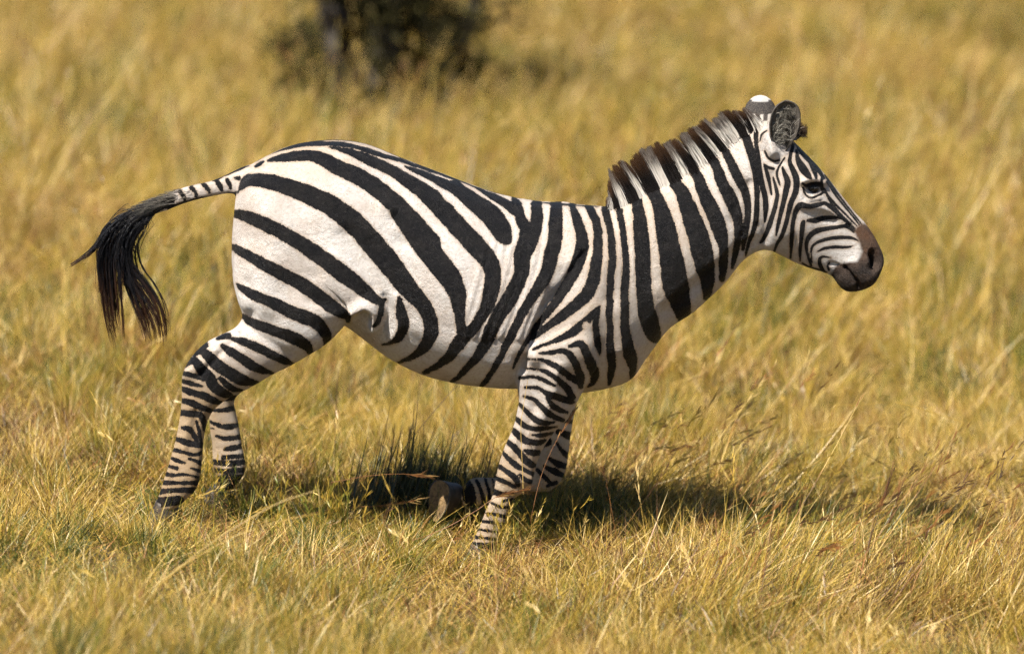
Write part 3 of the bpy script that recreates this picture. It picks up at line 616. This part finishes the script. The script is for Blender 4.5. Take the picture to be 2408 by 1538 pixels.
def finish_body(me):
    ed = edges(me); co = get_co(me)
    co = relax(co, ed, 14, .5); set_co(me, co)
    no = get_no(me); uv, far = body_uv(co)
    disp = np.zeros(len(co))
    for z, pts, amp, sp in RELIEF:
        d, m = stroke_dist(uv, [p + (0,) for p in Z(z, pts)], sp * 3.2)
        disp[m] += 1.8 * amp * np.exp(-(d[m] / sp) ** 2)
    disp[far] *= .0
    side = ((np.abs(no[:, 1]) - .10) / .5).clip(0, 1)
    co = co + no * (disp * side)[:, None]
    # slow unevenness of living flesh
    co = co + no * (np.sin(co[:, 0] * 31 + 5 * co[:, 2]) * np.sin(co[:, 2] * 27 + 3 * co[:, 0]) * .0014)[:, None]
    co = relax(co, ed, 3, .5); set_co(me, co)
    uv, far = body_uv(co)
    for i_, (z_, p_) in enumerate(BLACK_MAIN):      # heavier bars below the hock
        if z_ == 5: BLACK_MAIN[i_] = (5, [(a_, b_, c_ * (1.2 if b_ < 1180 else .8)) for a_, b_, c_ in p_])
    sd = stripe_field(uv, BLACK_MAIN); sdf = stripe_field(uv, BLACK_FAR); sd[far] = sdf[far]
    add_attr(me, 'stripe', sd)
    sm = lambda v, a, b: (lambda t: t * t * (3 - 2 * t))(((v - a) / (b - a)).clip(0, 1))
    x, y = uv[:, 0], uv[:, 1]
    tan = np.where(x < 700, sm(y, 770, 960) * sm(-x, -620, -480), np.where((x > 1040) & (x < 1420), .85 * sm(y, 930, 1130), 0))
    tan = np.maximum(tan, .45 * sm(-y, -450, -370) * sm(-x, -1000, -700))
    tan = np.maximum(tan, .30 * sm(x, 1180, 1400) * sm(-x, -1800, -1600))
    add_attr(me, 'tan', tan)
    add_attr(me, 'fine', np.maximum(sm(x, 1690, 1800), np.where(y > 900, .25, 0)))
    poly = np.array(Z(8, [(735,335),(800,285),(870,272),(960,330),(1350,600),(1400,1000),(1150,1500),(700,1520),(420,1420),(290,1150),(360,1005),(440,945),(600,925),(740,915),(800,830),(835,740),(800,640),(790,590),(725,470),(705,400)]))
    m = np.where(x > 1920)[0]; q = uv[m]; ins = np.zeros(len(m), bool); dist = np.full(len(m), 1e9)
    for a, b in zip(poly, np.roll(poly, -1, 0)):
        c = ((a[1] > q[:, 1]) != (b[1] > q[:, 1])) & (q[:, 0] < (b[0] - a[0]) * (q[:, 1] - a[1]) / (b[1] - a[1] + 1e-9) + a[0]); ins ^= c
        d = b - a; t = (((q - a) @ d) / (d @ d)).clip(0, 1); dist = np.minimum(dist, np.hypot(*(q - a - t[:, None] * d).T))
    s = np.where(ins, dist, -dist); mz = np.zeros(len(uv)); mz[m] = ((s + 4.5) / 7).clip(0, 1)
    add_attr(me, 'muzzle', mz)
    zy = (uv[:, 1] - 489.1) / .13863; zx = (uv[:, 0] - 1912.6) / .13863
    add_attr(me, 'brown', 1 - sm(zy + .30 * (zx - 850), 420, 1150))
finish_body(BODY)

ZEBRA = empty('zebra', (0.05, 0, 0.0))
tag(ZEBRA, 'black and white striped zebra galloping right through dry golden grass', 'zebra')
put('body', BODY, M_COAT, ZEBRA)
_co = get_co(BODY); _tri = [tuple(p.vertices) for p in BODY.polygons]
BVH = BVHTree.FromPolygons([Vector(c) for c in _co], _tri)
def on_body(px, py):
    d = ray(px, py).normalized(); h = BVH.ray_cast(CAM, d)
    return h[0], h[1]

# ------------------------------------------------------------------ hair strands
def strand_mesh(name, strands):
    """strands: (points n x 3, root radius, tip radius, colours n x 3)"""
    V, F, C = [], [], []
    for pts, r0, r1, cols in strands:
        n = len(pts); b = len(V)
        d = pts[-1] - pts[0]; d = d / (np.linalg.norm(d) + 1e-9)
        s = np.cross(d, [0, 1, 0.13]); s /= np.linalg.norm(s) + 1e-9; u = np.cross(d, s)
        for i in range(n):
            r = r0 + (r1 - r0) * i / (n - 1)
            for k in range(3):
                a = k * 2.0944; V.append(pts[i] + (s * math.cos(a) + u * math.sin(a)) * r); C.append((*cols[i], 1))
        for i in range(n - 1):
            for k in range(3):
                k2 = (k + 1) % 3; F.append((b + i * 3 + k, b + i * 3 + k2, b + i * 3 + 3 + k2, b + i * 3 + 3 + k))
    me = new_mesh(name, V, F); add_attr(me, 'tone', C, 'FLOAT_COLOR')
    return me
A = lambda v: np.array(v, float)
def lerp_curve(c, t):
    c = np.asarray(c); f = t * (len(c) - 1); i = min(int(f), len(c) - 2); return c[i] + (c[i + 1] - c[i]) * (f - i)
def build_mane():
    root = catmull([(1424, 492), (1480, 476), (1530, 454), (1575, 432), (1626, 402), (1680, 361), (1735, 320), (1765, 303), (1795, 296)], 8)
    tip = catmull([(1419, 424), (1438, 402), (1482, 376), (1530, 342), (1575, 322), (1628, 300), (1692, 268), (1737, 258), (1772, 262)], 8)
    out = []; ntuft = 30
    tuft = [(random.gauss(0, 3.5), random.gauss(0, 3), random.uniform(.86, 1.05)) for _ in range(ntuft + 2)]
    N = 9500; ts = np.sort(RNG.uniform(0, 1, N))
    roots = np.array([lerp_curve(root, t) for t in ts]); drop = RNG.triangular(-4, 2, 20, N)
    rr = roots + np.stack([drop * .45, drop * .9], 1)
    probe = rr + np.array([7, 13]); sd = stripe_field(probe, BLACK_MAIN)
    for i, t in enumerate(ts):
        ti = int(t * ntuft + random.uniform(-.25, .25)) % (ntuft + 1); dx, dy, lf = tuft[ti]
        ct = (ti + .5) / ntuft
        tp = lerp_curve(tip, min(1, max(0, t * .8 + ct * .2)))
        y0 = random.gauss(0, .016); y0 = max(-.030, min(.030, y0)) - .012 * (drop[i] / 15) * (1 if random.random() < .75 else -1)
        L = lf * random.uniform(.80, 1.06) * (.35 + .65 * min(1, t / .09))
        r = rr[i]; e = r + (tp + [dx, dy] - r) * L + RNG.normal(0, 1.3, 2)
        p0 = A(P(r[0], r[1], y0)); p1 = A(P(e[0], e[1], y0 * 1.2 + random.gauss(0, .006)))
        mid = (p0 + p1) / 2 + RNG.normal(0, .0025, 3) + A((.004, 0, .003))
        n = 5; tt = np.linspace(0, 1, n)[:, None]
        pts = (1 - tt) ** 2 * p0 + 2 * tt * (1 - tt) * mid + tt ** 2 * p1
        wht = sd[i] > random.gauss(0, 1.0)
        cols = []
        for q in np.linspace(0, 1, n):
            if wht:
                c = A((.88, .81, .72)); k = min(1, max(0, (q - .52) / .28)); k = k * random.uniform(.8, 1); c = c * (1 - k) + A((.05, .026, .014)) * k
            else:
                c = A((.016, .013, .012)); k = min(1, max(0, (q - .5) / .5)); c = c * (1 - k) + A((.085, .042, .020)) * k
            cols.append(c)
        out.append((pts, random.uniform(.0010, .0017), .0004, cols))
    return strand_mesh('mane', out)
put('mane', build_mane(), M_HAIR, ZEBRA)

def build_tail_hair():
    G = [[(600,535),(450,600),(360,710),(325,870),(340,1050),(365,1240),(412,1425)],
         [(640,545),(490,620),(420,750),(395,900),(405,1050),(425,1210),(438,1370)],
         [(650,560),(540,650),(480,770),(500,900),(600,1020),(675,1140),(708,1270),(716,1400)],
         [(650,550),(520,640),(455,780),(470,950),(515,1090),(568,1230),(602,1350),(612,1470)],
         [(560,530),(400,600),(310,690),(265,760),(200,820),(130,870),(88,892)],
         [(620,540),(430,610),(330,720),(300,850),(310,950),(300,1040),(285,1060)]]
    G = [catmull([q for q in Z(7, g)], 6) for g in G]; out = []
    def lock(gi, n, spread, yspread, l0, l1, gj=None, lo=(0, 0), ly=0.0):
        w0 = random.uniform(0, 1) ** 2 * .6
        for _ in range(n):
            g = G[gi]; o = np.array(lo) + RNG.normal(0, spread, 2); oy = ly + random.gauss(0, yspread); conv = random.uniform(.35, 1.0)
            ln = random.uniform(l0, l1); start = random.uniform(0, .28); pts, cols = [], []
            w = w0 + random.uniform(-.04, .04)
            for t in np.linspace(0, 1, 15):
                u = start + (ln - start) * t
                p = lerp_curve(g, min(1, u))
                if gj is not None: p = p * (1 - w * (1 - .5 * t)) + lerp_curve(G[gj], min(1, u)) * (w * (1 - .5 * t))
                k = min(1, t / .15) * (1 - .55 * conv * max(0, (t - .55) / .45))
                q = p + o * k + np.array([math.sin(9 * t + oy * 900), math.cos(7 * t + oy * 500)]) * 1.4 * t
                pts.append(A(P(q[0], q[1], oy * k * 1.2)))
                b = max(0, (t - .62) / .38); c = A((.013, .013, .016)) * (1 - b) + A((.075, .033, .016)) * b
                cols.append(c)
            out.append((np.array(pts), random.uniform(.0008, .0014), .0004, cols))
    def locks(gi, nl, n, spread, l0, l1, gj=None):
        for _ in range(nl):
            lock(gi, n, 1.5, .003, *(lambda e: (e * .86, e))(random.uniform(l0, l1)), gj, RNG.normal(0, spread, 2), random.gauss(0, .014))
    locks(0, 22, 13, 12, .75, 1.0, 1); locks(1, 16, 12, 10, .7, 1.0, 0); locks(2, 17, 12, 11, .78, 1.0, 3); locks(3, 13, 12, 8, .75, 1.0, 2)
    locks(4, 7, 7, 4, .6, 1.0); locks(5, 9, 8, 8, .6, 1.0)
    lock(0, 150, 12, .016, .35, .75, 1); lock(2, 130, 10, .016, .35, .7, 3)
    # hair clothing the end of the dock
    top = catmull(Z(7, [(900, 380), (780, 410), (680, 445), (580, 490), (480, 550), (420, 620)]), 6); bot = catmull(Z(7, [(900, 455), (800, 490), (700, 530), (600, 570), (530, 620), (470, 690)]), 6)
    for _ in range(1100):
        t = random.uniform(0, 1) ** .7; v = random.uniform(-.05, 1); a, b = lerp_curve(top, t), lerp_curve(bot, t)
        r = a + (b - a) * v; d = lerp_curve(top, min(1, t + .08)) - lerp_curve(top, max(0, t - .08)); d = d / np.linalg.norm(d)
        L = random.uniform(18, 45) * (.6 + .6 * t); lift = np.array([-.0, -1.0]) * (1 - v) * random.uniform(.0, .35)
        e = r + (d + lift) * L; yy = -.020 * math.sqrt(max(0, 1 - (2 * v - 1) ** 2)) * random.uniform(.6, 1.15) * (1 if random.random() < .75 else -1) * (1 - .3 * t)
        m = (r + e) / 2 + np.array([0, -2.0])
        pts = np.array([A(P(q[0], q[1], yy * s)) for q, s in ((r, 1), (m, 1.15), (e, 1.1))])
        grey = max(0, 1 - t * 1.3) * random.random() + .25 * (random.random() < .3)
        c = A((.018, .017, .018)) * (1 - grey) + A((.42, .37, .30)) * grey
        out.append((pts, random.uniform(.0007, .0012), .0003, [c, c * .8, c * .45]))
    return strand_mesh('tail_tuft', out)
put('tail_tuft', build_tail_hair(), M_HAIR, ZEBRA)

# ------------------------------------------------------------------ ears
def build_ear(name, base, tip, w_prof, side, opn, arcs, colour):
    """a cupped leaf of skin: base/tip 3D, half width along length, opening direction, arc half-angle along length"""
    V, C, F = [], [], []; nu, nv = 30, 25
    base, tip, side, opn = A(base), A(tip), A(side), A(opn)
    for i in range(nu + 1):
        u = i / nu; c = base + (tip - base) * u
        w = np.interp(u, *w_prof); a_max = np.interp(u, *arcs)
        r = w / max(.2, math.sin(min(a_max, math.pi / 2)))
        for j in range(nv):
            v = 2 * j / (nv - 1) - 1; a = v * a_max
            p = c + side * (r * math.sin(a)) + opn * (r * (1 - math.cos(a)) - .55 * r * (1 - math.cos(a_max)))
            V.append(p); C.append((*colour(u, v), 1))
    for i in range(nu):
        for j in range(nv - 1):
            b = i * nv + j; F.append((b, b + 1, b + nv + 1, b + nv))
    me = new_mesh(name, V, F); add_attr(me, 'tone', C, 'FLOAT_COLOR')
    o = put(name, me, M_EARSKIN, ZEBRA); md = o.modifiers.new('thick', 'SOLIDIFY'); md.thickness = .004; md.offset = 0
    return o
def mat_ear():
    t = NT('ear_skin'); pos = t.n('ShaderNodeNewGeometry').outputs['Position']; c = t.attr('tone').outputs['Color']
    n1 = t.noise(pos, 260, 4, .7); c2 = t.mix(t.math('MULTIPLY', t.smooth(n1, .4, .75), .45), c, (.22, .18, .14))
    b = t.n('ShaderNodeBump', {'Strength': .8, 'Distance': .004, 'Height': n1}).outputs[0]
    return t.surf(t.n('ShaderNodeBsdfPrincipled', {'Base Color': c2, 'Roughness': .75, 'Normal': b}).outputs[0])
M_EARSKIN = mat_ear()
def z12(x, y, Y): return A(P(*Z(12, [(x, y)])[0], Y))
def near_col(u, v):
    rim = max(abs(v), (u - .55) / .42)
    if rim > .95: return (.05, .042, .034)
    if rim > .68: return (.085, .072, .058)
    return (.17, .15, .12) if (v < .2 or u > .7) and u > .25 else (.03, .025, .02)
def far_col(u, v):
    if u > .845 + .04 * v * v: return (.50, .475, .45)
    if u > .56: return (.022, .017, .015)
    if u > .38: return (.60, .54, .47) if (math.sin(v * 13) > .1 or v < -.8) else (.05, .04, .035)
    return (.03, .026, .024) if v < .25 else (.66, .58, .50)
def build_ears():
    W = ([0, .1, .3, .55, .75, .88, .95, 1.0], [.014, .023, .039, .0455, .0425, .033, .022, .004])
    sx = A((.985, .17, .02)); op = A((.20, -.97, .10)); op /= np.linalg.norm(op)
    o1 = build_ear('ear', z12(632, 850, -.066), z12(715, 172, -.100), W, sx, op, ([0, .3, 1], [1.9, 1.35, .8]), near_col)
    W2 = ([0, .15, .35, .6, .78, .9, .97, 1.0], [.020, .034, .043, .0455, .0390, .0275, .015, .002])
    o2 = build_ear('ear', z12(345, 640, .045), z12(365, 106, .075), W2, A((1, -.1, 0)), A((.12, .98, .1)), ([0, .3, 1], [1.5, 1.1, .6]), far_col)
    # hair filling the near ear
    out = []
    for _ in range(260):
        v = random.uniform(-.85, .8); u = random.uniform(.10, .80); a = A(Z(12, [(632 + 83 * u, 850 - 678 * u)])[0]); w = np.interp(u, *W) / UNIT
        r = a + np.array([v * w * .95, 0]); ang = random.gauss(-.9 if v < .1 else -2.3, .55); ll = random.uniform(12, 27)
        e = r + np.array([math.cos(ang), math.sin(ang)]) * ll
        y0 = -.083 - .012 * u - .012 * abs(v) + .010; y1 = y0 - random.uniform(.004, .016)
        p0, p1 = A(P(r[0], r[1], y0)), A(P(e[0], e[1], y1)); m = (p0 + p1) / 2 + A((0, -.005, .003))
        g = random.random() ** (.7 if v < .1 else 2.2); c = A((.52, .48, .40)) * g + A((.03, .025, .02)) * (1 - g)
        out.append((np.array([p0, m, p1]), .0008, .0002, [c * .5, c, c]))
    put_sub('ear_hair', strand_mesh('ear_hair', out), M_HAIR, o1)
    out = []
    for _ in range(620):   # forelock
        s = random.random(); r = A(Z(12, [(790 + 60 * s + random.gauss(0, 10), 705 - 120 * random.random())])[0])
        e = A(Z(12, [(1000 - 90 * random.random() ** 1.5 * 1.6, 600 + random.gauss(0, 42) - (1 - s) * 40)])[0])
        if random.random() < .25: e = A(Z(12, [(900 + random.gauss(0, 15), 490 + random.gauss(0, 20))])[0])
        p0, p1 = A(P(r[0], r[1], random.gauss(0, .014))), A(P(e[0], e[1], random.gauss(0, .014))); m = (p0 + p1) / 2 + A((.0, 0, .006))
        g = random.random() < .3; c0 = A((.5, .43, .35)) if g else A((.03, .024, .02))
        out.append((np.array([p0, m, p1]), .0011, .0003, [c0, c0 * .7, A((.07, .038, .02))]))
    put('forelock', strand_mesh('forelock', out), M_HAIR, ZEBRA)
def put_sub(name, me, mat, parent):
    o = link(name, me, mat, parent); o.matrix_parent_inverse = Matrix.Translation(ZEBRA.location).inverted()
    o.matrix_parent_inverse = (Matrix.Translation(ZEBRA.location) @ parent.matrix_parent_inverse @ parent.matrix_basis).inverted()
    return o
build_ears()

# ------------------------------------------------------------------ eyes
def build_eyes():
    px, py = Z(12, [(1062, 1345)])[0]; h, n = on_body(px, py)
    for s in (1, -1):
        c = Vector((h.x, h.y + .0095, h.z)); c.y *= s
        bm = bmesh.new(); bmesh.ops.create_uvsphere(bm, u_segments=28, v_segments=20, radius=.0185)
        bmesh.ops.transform(bm, matrix=Matrix.Translation(c) @ Matrix.Diagonal((1.12, 1, .92, 1)), verts=bm.verts)
        me = bpy.data.meshes.new('eye'); bm.to_mesh(me); bm.free()
        eye = put('eye', me, M_EYE, ZEBRA)
        # lids: slices of a slightly larger shell
        for lo, hi, nm in ((.18, 1.25, 'upper_eyelid'), (-1.2, -.62, 'lower_eyelid')):
            V, C, F = [], [], []; nu, nv = 10, 24
            for i in range(nu + 1):
                for j in range(nv + 1):
                    az = -1.45 + 2.9 * j / nv; f = math.cos(az * 1.02)
                    e0 = lo if nm[0] == 'u' else hi; el = lo + (hi - lo) * i / nu
                    el = el if nm[0] == 'u' else hi + (lo - hi) * i / nu
                    el = e0 * (.25 + .75 * f) + (el - e0)
                    r = .0212 - .0006 * i / nu
                    V.append(c + Vector((1.14 * r * math.sin(az) * math.cos(el), -s * r * math.cos(az) * math.cos(el), .95 * r * math.sin(el))))
                    C.append((.016, .013, .012, 1) if nm[0] == 'u' else ((.05, .032, .022, 1) if i < 7 else (.12, .085, .06, 1)))
            for i in range(nu):
                for j in range(nv):
                    b = i * (nv + 1) + j; F.append((b, b + 1, b + nv + 2, b + nv + 1))
            me = new_mesh(nm, V, F); add_attr(me, 'tone', C, 'FLOAT_COLOR'); lid = put_sub(nm, me, M_HAIR, eye)
        out = []
        for k in range(26):
            az = -.9 + 1.9 * k / 25 + random.gauss(0, .04); el = .30 * (.25 + .75 * math.cos(az))
            p = c + Vector((.0242 * math.sin(az), -s * .0212 * math.cos(az), .0202 * math.sin(el)))
            q = p + Vector((.006 * math.sin(az), -s * .008, -.009 + random.gauss(0, .001)))
            m = (p + q) / 2 + Vector((0, -s * .004, .002)); col = A((.012, .011, .012))
            out.append((np.array([A(p), A(m), A(q)]), .0006, .0002, [col] * 3))
        put_sub('eyelashes', strand_mesh('eyelashes', out), M_HAIR, eye)
build_eyes()

# ------------------------------------------------------------------ hooves
def build_hoof(top, axis, toe, L, r0, r1):
    axis = A(axis); axis /= np.linalg.norm(axis); toe = A(toe); toe -= axis * (toe @ axis); toe /= np.linalg.norm(toe); side = np.cross(axis, toe)
    top = A(top); V, F = [], []; n = 28
    for i, (h, f) in enumerate([(-.15, .0), (0, .04), (.15, .16), (.5, .5), (.93, .96), (1.0, 1.0), (1.0, .97)]):
        rr = r0 + (r1 - r0) * f
        for j in range(n):
            a = 2 * math.pi * j / n; ca, sa = math.cos(a), math.sin(a)
            ext = 1 + .30 * max(0, ca) - .16 * max(0, -ca) ** 3
            q = top + axis * (h * L) * (1 - .14 * max(0, -ca)) + toe * (ca * rr * ext + max(0, ca) * .10 * L * h) + side * (sa * rr * .84) * (.9 if i == 6 else 1)
            V.append(q)
    m = 7
    for i in range(m - 1):
        for j in range(n):
            j2 = (j + 1) % n; F.append((i * n + j, i * n + j2, (i + 1) * n + j2, (i + 1) * n + j))
    F.append(tuple(range(n - 1, -1, -1)))
    o = put('hoof', new_mesh('hoof', V, F), M_HOOF, ZEBRA)
    # sole: a shallow cup with a wedge-shaped frog
    rg = [V[6 * n + j] for j in range(n)]; cen = sum(rg) / n; SV, SF = [], []
    for k, (s, dz) in enumerate(((1, 0), (.86, -.012), (.5, -.020), (.18, -.012))):
        for j in range(n):
            ca = math.cos(2 * math.pi * j / n); SV.append(cen + (rg[j] - cen) * s + axis * L * .25 * dz * 6 * (1 - .5 * max(0, -ca)) + axis * random.gauss(0, .0012))
    for k in range(3):
        for j in range(n):
            j2 = (j + 1) % n; SF.append((k * n + j, k * n + j2, (k + 1) * n + j2, (k + 1) * n + j))
    SF.append(tuple(3 * n + j for j in range(n)))
    put_sub('sole', new_mesh('sole', SV, SF), M_SOLE, o)
def dirw(dx, dy, Yd=0.0): return (dx * UNIT, Yd, -dy * UNIT)
build_hoof(P(388, 1190, NY), dirw(-10, 30), dirw(30, 10), .058, .036, .048)
build_hoof(P(519, 1150, FY), dirw(-14, 26), dirw(28, 12), .056, .035, .046)
build_hoof(P(1131, 1288, NY), dirw(-8, 30), dirw(30, 6), .06, .036, .048)
build_hoof(P(1068, 1163, FY), (-.74, -.67, .06), dirw(-26, 88, 0), .062, .041, .056)

# ------------------------------------------------------------------ shrub in the background
def mat_leaf():
    t = NT('shrub_leaf'); r = t.attr('tint').outputs['Fac']
    c = t.ramp(r, [(0, (.016, .014, .006)), (.5, (.036, .032, .012)), (.85, (.10, .085, .028)), (1, (.16, .12, .05))])
    d = t.n('ShaderNodeBsdfPrincipled', {'Base Color': c, 'Roughness': .9, 'Specular IOR Level': .1}).outputs[0]
    tr = t.n('ShaderNodeBsdfTranslucent', {'Color': c}).outputs[0]
    return t.surf(t.n('ShaderNodeMixShader', {0: .15, 1: d, 2: tr}).outputs[0])
M_LEAF = mat_leaf()
def tube(path, radii, n=8):
    V, F = [], []
    path = [A(p) for p in path]
    for i, p in enumerate(path):
        d = path[min(i + 1, len(path) - 1)] - path[max(i - 1, 0)]; d /= np.linalg.norm(d) + 1e-9
        s = np.cross(d, [.1, 1, .05]); s /= np.linalg.norm(s) + 1e-9; u = np.cross(d, s)
        for k in range(n):
            a = 2 * math.pi * k / n; V.append(p + (s * math.cos(a) + u * math.sin(a)) * radii[i])
    for i in range(len(path) - 1):
        for k in range(n):
            k2 = (k + 1) % n; F.append((i * n + k, i * n + k2, (i + 1) * n + k2, (i + 1) * n + k))
    F.append(tuple(range(n - 1, -1, -1))); F.append(tuple((len(path) - 1) * n + k for k in range(n)))
    return V, F
def build_shrub():
    base = ground_hit(930, 322); b = A((base.x, base.y, ground_z(base.x, base.y)))
    t = empty('shrub', tuple(b)); tag(t, 'dark leafy shrub with thick stems in the blurred background', 'shrub')
    tops = []
    V, F = [], []
    for dx, lean, h, r in ((-.18, -.10, 1.7, .055), (-.05, -.02, 1.9, .075), (.08, .10, 1.8, .06), (.22, .30, 1.5, .045), (-.26, -.12, 1.5, .04)):
        path = []
        for k in range(9):
            u = k / 8; path.append(b + A((dx + lean * u + .04 * math.sin(5 * u + dx * 20), .12 * math.sin(dx * 30) + .1 * u, h * u - .05)))
        v, f = tube(path, [r * (1 - .6 * k / 8) for k in range(9)], 10); put_at('stem', new_mesh('stem', v, f), M_BARK, t); tops += path[1:]
    LV, LF, LT = [], [], []
    cl = [(tops[random.randrange(len(tops))] + A((random.gauss(0, .16), random.gauss(0, .22), random.gauss(0, .12))), random.uniform(.08, .17)) for _ in range(80)]
    cl += [(b + A((random.gauss(0, .17), random.uniform(-.35, .3), random.uniform(.05, .9))), random.uniform(.07, .14)) for _ in range(60)]
    cl += [(b + A((random.uniform(.1, .7), random.uniform(-.3, .3), random.uniform(.02, .36))), random.uniform(.05, .10)) for _ in range(18)]
    for c, r in cl:
        for _ in range(85):
            d = RNG.normal(0, 1, 3); d /= np.linalg.norm(d); p = c + d * r * random.uniform(.3, 1.1)
            if p[2] < b[2] + .02: continue
            a = RNG.normal(0, 1, 3); a /= np.linalg.norm(a); s = np.cross(a, d); s /= np.linalg.norm(s) + 1e-9
            L, w = random.uniform(.03, .06), random.uniform(.008, .015); i = len(LV); tt = min(1, max(0, random.gauss(.5, .22)))
            LV += [p, p + a * L * .5 + s * w, p + a * L, p + a * L * .5 - s * w]; LT += [tt] * 4; LF.append((i, i + 1, i + 2, i + 3))
    me = new_mesh('foliage', LV, LF); add_attr(me, 'tint', LT); put_at('foliage', me, M_LEAF, t)
def put_at(name, me, mat, thing):
    o = link(name, me, mat, thing); o.matrix_parent_inverse = Matrix.Translation(thing.location).inverted(); return o
build_shrub()

# ------------------------------------------------------------------ single stems that stand out of the grass
def stem(label, z, pts, tint, r=.0011, seeds=0, Y=None, name='grass_stem', lift=0.0):
    F_pts = catmull(Z(z, pts), 6)
    if Y is None: Y = ground_hit(*F_pts[0]).y
    path = [A(P(q[0], q[1], Y + .05 * i / len(F_pts))) for i, q in enumerate(F_pts)]
    V, F = tube(path, [r * (1 - .45 * i / (len(path) - 1)) for i in range(len(path))], 5); T = [tint] * len(V)
    if seeds:
        n = len(path)
        for _ in range(seeds):
            u = random.uniform(.72, 1.0); p = lerp_curve(path, u); d = path[-1] - path[-4]; d /= np.linalg.norm(d) + 1e-9
            d = d + RNG.normal(0, .16, 3); L = random.uniform(.02, .05); s = np.cross(d, [0, 1, .1]); s /= np.linalg.norm(s); b = len(V); w = .0011
            V += [p - s * .0005, p + s * .0005, p + d * L * .5 + s * w, p + d * L, p + d * L * .5 - s * w]; T += [min(.97, tint + random.uniform(-.1, .12))] * 5
            F += [(b, b + 1, b + 2, b + 4), (b + 4, b + 2, b + 3)]
    me = new_mesh(name, V, F); add_attr(me, 'tint', T)
    tag(link(name, me, M_STEM), label, 'grass stem', 'single stems standing out of the grass')
stem('pale yellow straight stem standing in front of the near foreleg', 6, [(790, 1120), (786, 980), (775, 700), (790, 560), (835, 292)], .62, .0012, 0, -.26)
stem('orange seed stalk leaning right across the far foreleg', 6, [(835, 1300), (880, 1090), (930, 930), (1000, 780), (1105, 602)], .84, .0014, 26, -.24)
stem('orange feathery stem arching beneath the raised hoof', 9, [(0, 760), (200, 702), (450, 652), (700, 640), (905, 602)], .84, .0012, 24)
stem('orange feathery stem arching over the dark tussock', 9, [(390, 500), (600, 462), (800, 447), (980, 462)], .86, .0011, 26, -.3)
stem('reddish stem crossing low over the planted foreleg', 9, [(850, 862), (1050, 790), (1250, 682), (1400, 582), (1555, 545)], .85, .0013, 30, -.32)
stem('long straw stem with bleached middle rising from lower left', 10, [(890, 1252), (1100, 1050), (1320, 880), (1580, 680), (1830, 520), (2100, 372), (2400, 272)], .68, .0019)
stem('long golden stem rising below the bleached straw stem', 10, [(960, 1242), (1300, 905), (1650, 682), (1900, 572), (2240, 480), (2420, 452)], .58, .0017)
stem('red and green upright stem in front of the near hind hoof', 10, [(790, 1500), (900, 1250), (1000, 1000), (1100, 700), (1180, 480), (1260, 240), (1302, 80)], .93, .0017, 0)
stem('short bleached straw lying at bottom left of centre', 9, [(358, 1302), (415, 1272), (472, 1250)], .80, .0022)
stem('short bleached straw standing at bottom, left of centre', 9, [(560, 1350), (600, 1230), (648, 1110)], .80, .0015)
stem('long pale straw lying near the bottom edge in the centre', 9, [(1110, 1462), (1350, 1412), (1610, 1350)], .79, .0020)
stem('gold stem arching level at the far right', 11, [(1240, 315), (1450, 286), (1700, 290), (1880, 300)], .60, .0013, 0, .9)
stem('bright yellow broken stem with upright foot at the right', 11, [(1310, 450), (1330, 320), (1354, 184), (1480, 176), (1632, 158)], .56, .0018, 0, .9)
stem('bright yellow stem sloping down at the far right', 11, [(1690, 158), (1850, 200), (2090, 276)], .56, .0018, 0, .8)
stem('yellow stem sloping down below the broken stem', 11, [(1510, 430), (1700, 540), (1950, 685)], .57, .0014, 0, .6)
stem('tall pink seed stalk standing right of centre', 11, [(1450, 1262), (1560, 900), (1672, 550)], .92, .0014, 30)
stem('second pink stalk beside the tall pink seed stalk', 11, [(1480, 1300), (1600, 980), (1720, 640)], .92, .0012, 14)
stem('orange stem arching over the grass at the right edge', 11, [(1650, 1032), (1900, 970), (2150, 922), (2400, 930)], .86, .0013, 26)
stem('pale straw lying level under the zebra head', 11, [(675, 855), (1050, 885), (1260, 886)], .78, .0016, 0)
stem('dark dead twig standing below the zebra muzzle', 11, [(1070, 870), (1132, 700), (1156, 540)], 1.0, .0018, 0)
stem('thin dark stalk standing behind the belly', 0, [(786, 1100), (789, 1010), (792, 920), (796, 870)], 1.0, .0017, 0, .9)
stem('thin brown stalk leaning right behind the belly', 0, [(938, 1075), (985, 1010), (1040, 945), (1075, 905)], .98, .0017, 0, .7)
def seed_ball():
    q = ground_hit(1098, 1322); p = A(P(1098, 1320, q.y)); root = A((q.x + .02, q.y, ground_z(q.x, q.y)))
    g = A((0, 0, .06)); t = empty('seed_head', (float(root[0]), float(root[1]), float(root[2]))); tag(t, 'round brown dried seed head below the planted foreleg', 'seed head')
    top = p + g * .0
    v, f = tube([root - A((0, 0, .01)), (root + top) / 2 + A((.006, 0, .004)), top], [.0012, .001, .001], 5); me = new_mesh('stalk', v, f); add_attr(me, 'tint', [.9] * len(v)); put_at('stalk', me, M_STEM, t)
    out = []
    for _ in range(260):
        d = RNG.normal(0, 1, 3); d /= np.linalg.norm(d); out.append((np.array([top, top + d * .007, top + d * random.uniform(.010, .014)]), .0012, .0005, [A((.05, .03, .015)), A((.14, .08, .035)), A((.22, .13, .06))]))
    put_at('spines', strand_mesh('spines', out), M_HAIR, t)
seed_ball()
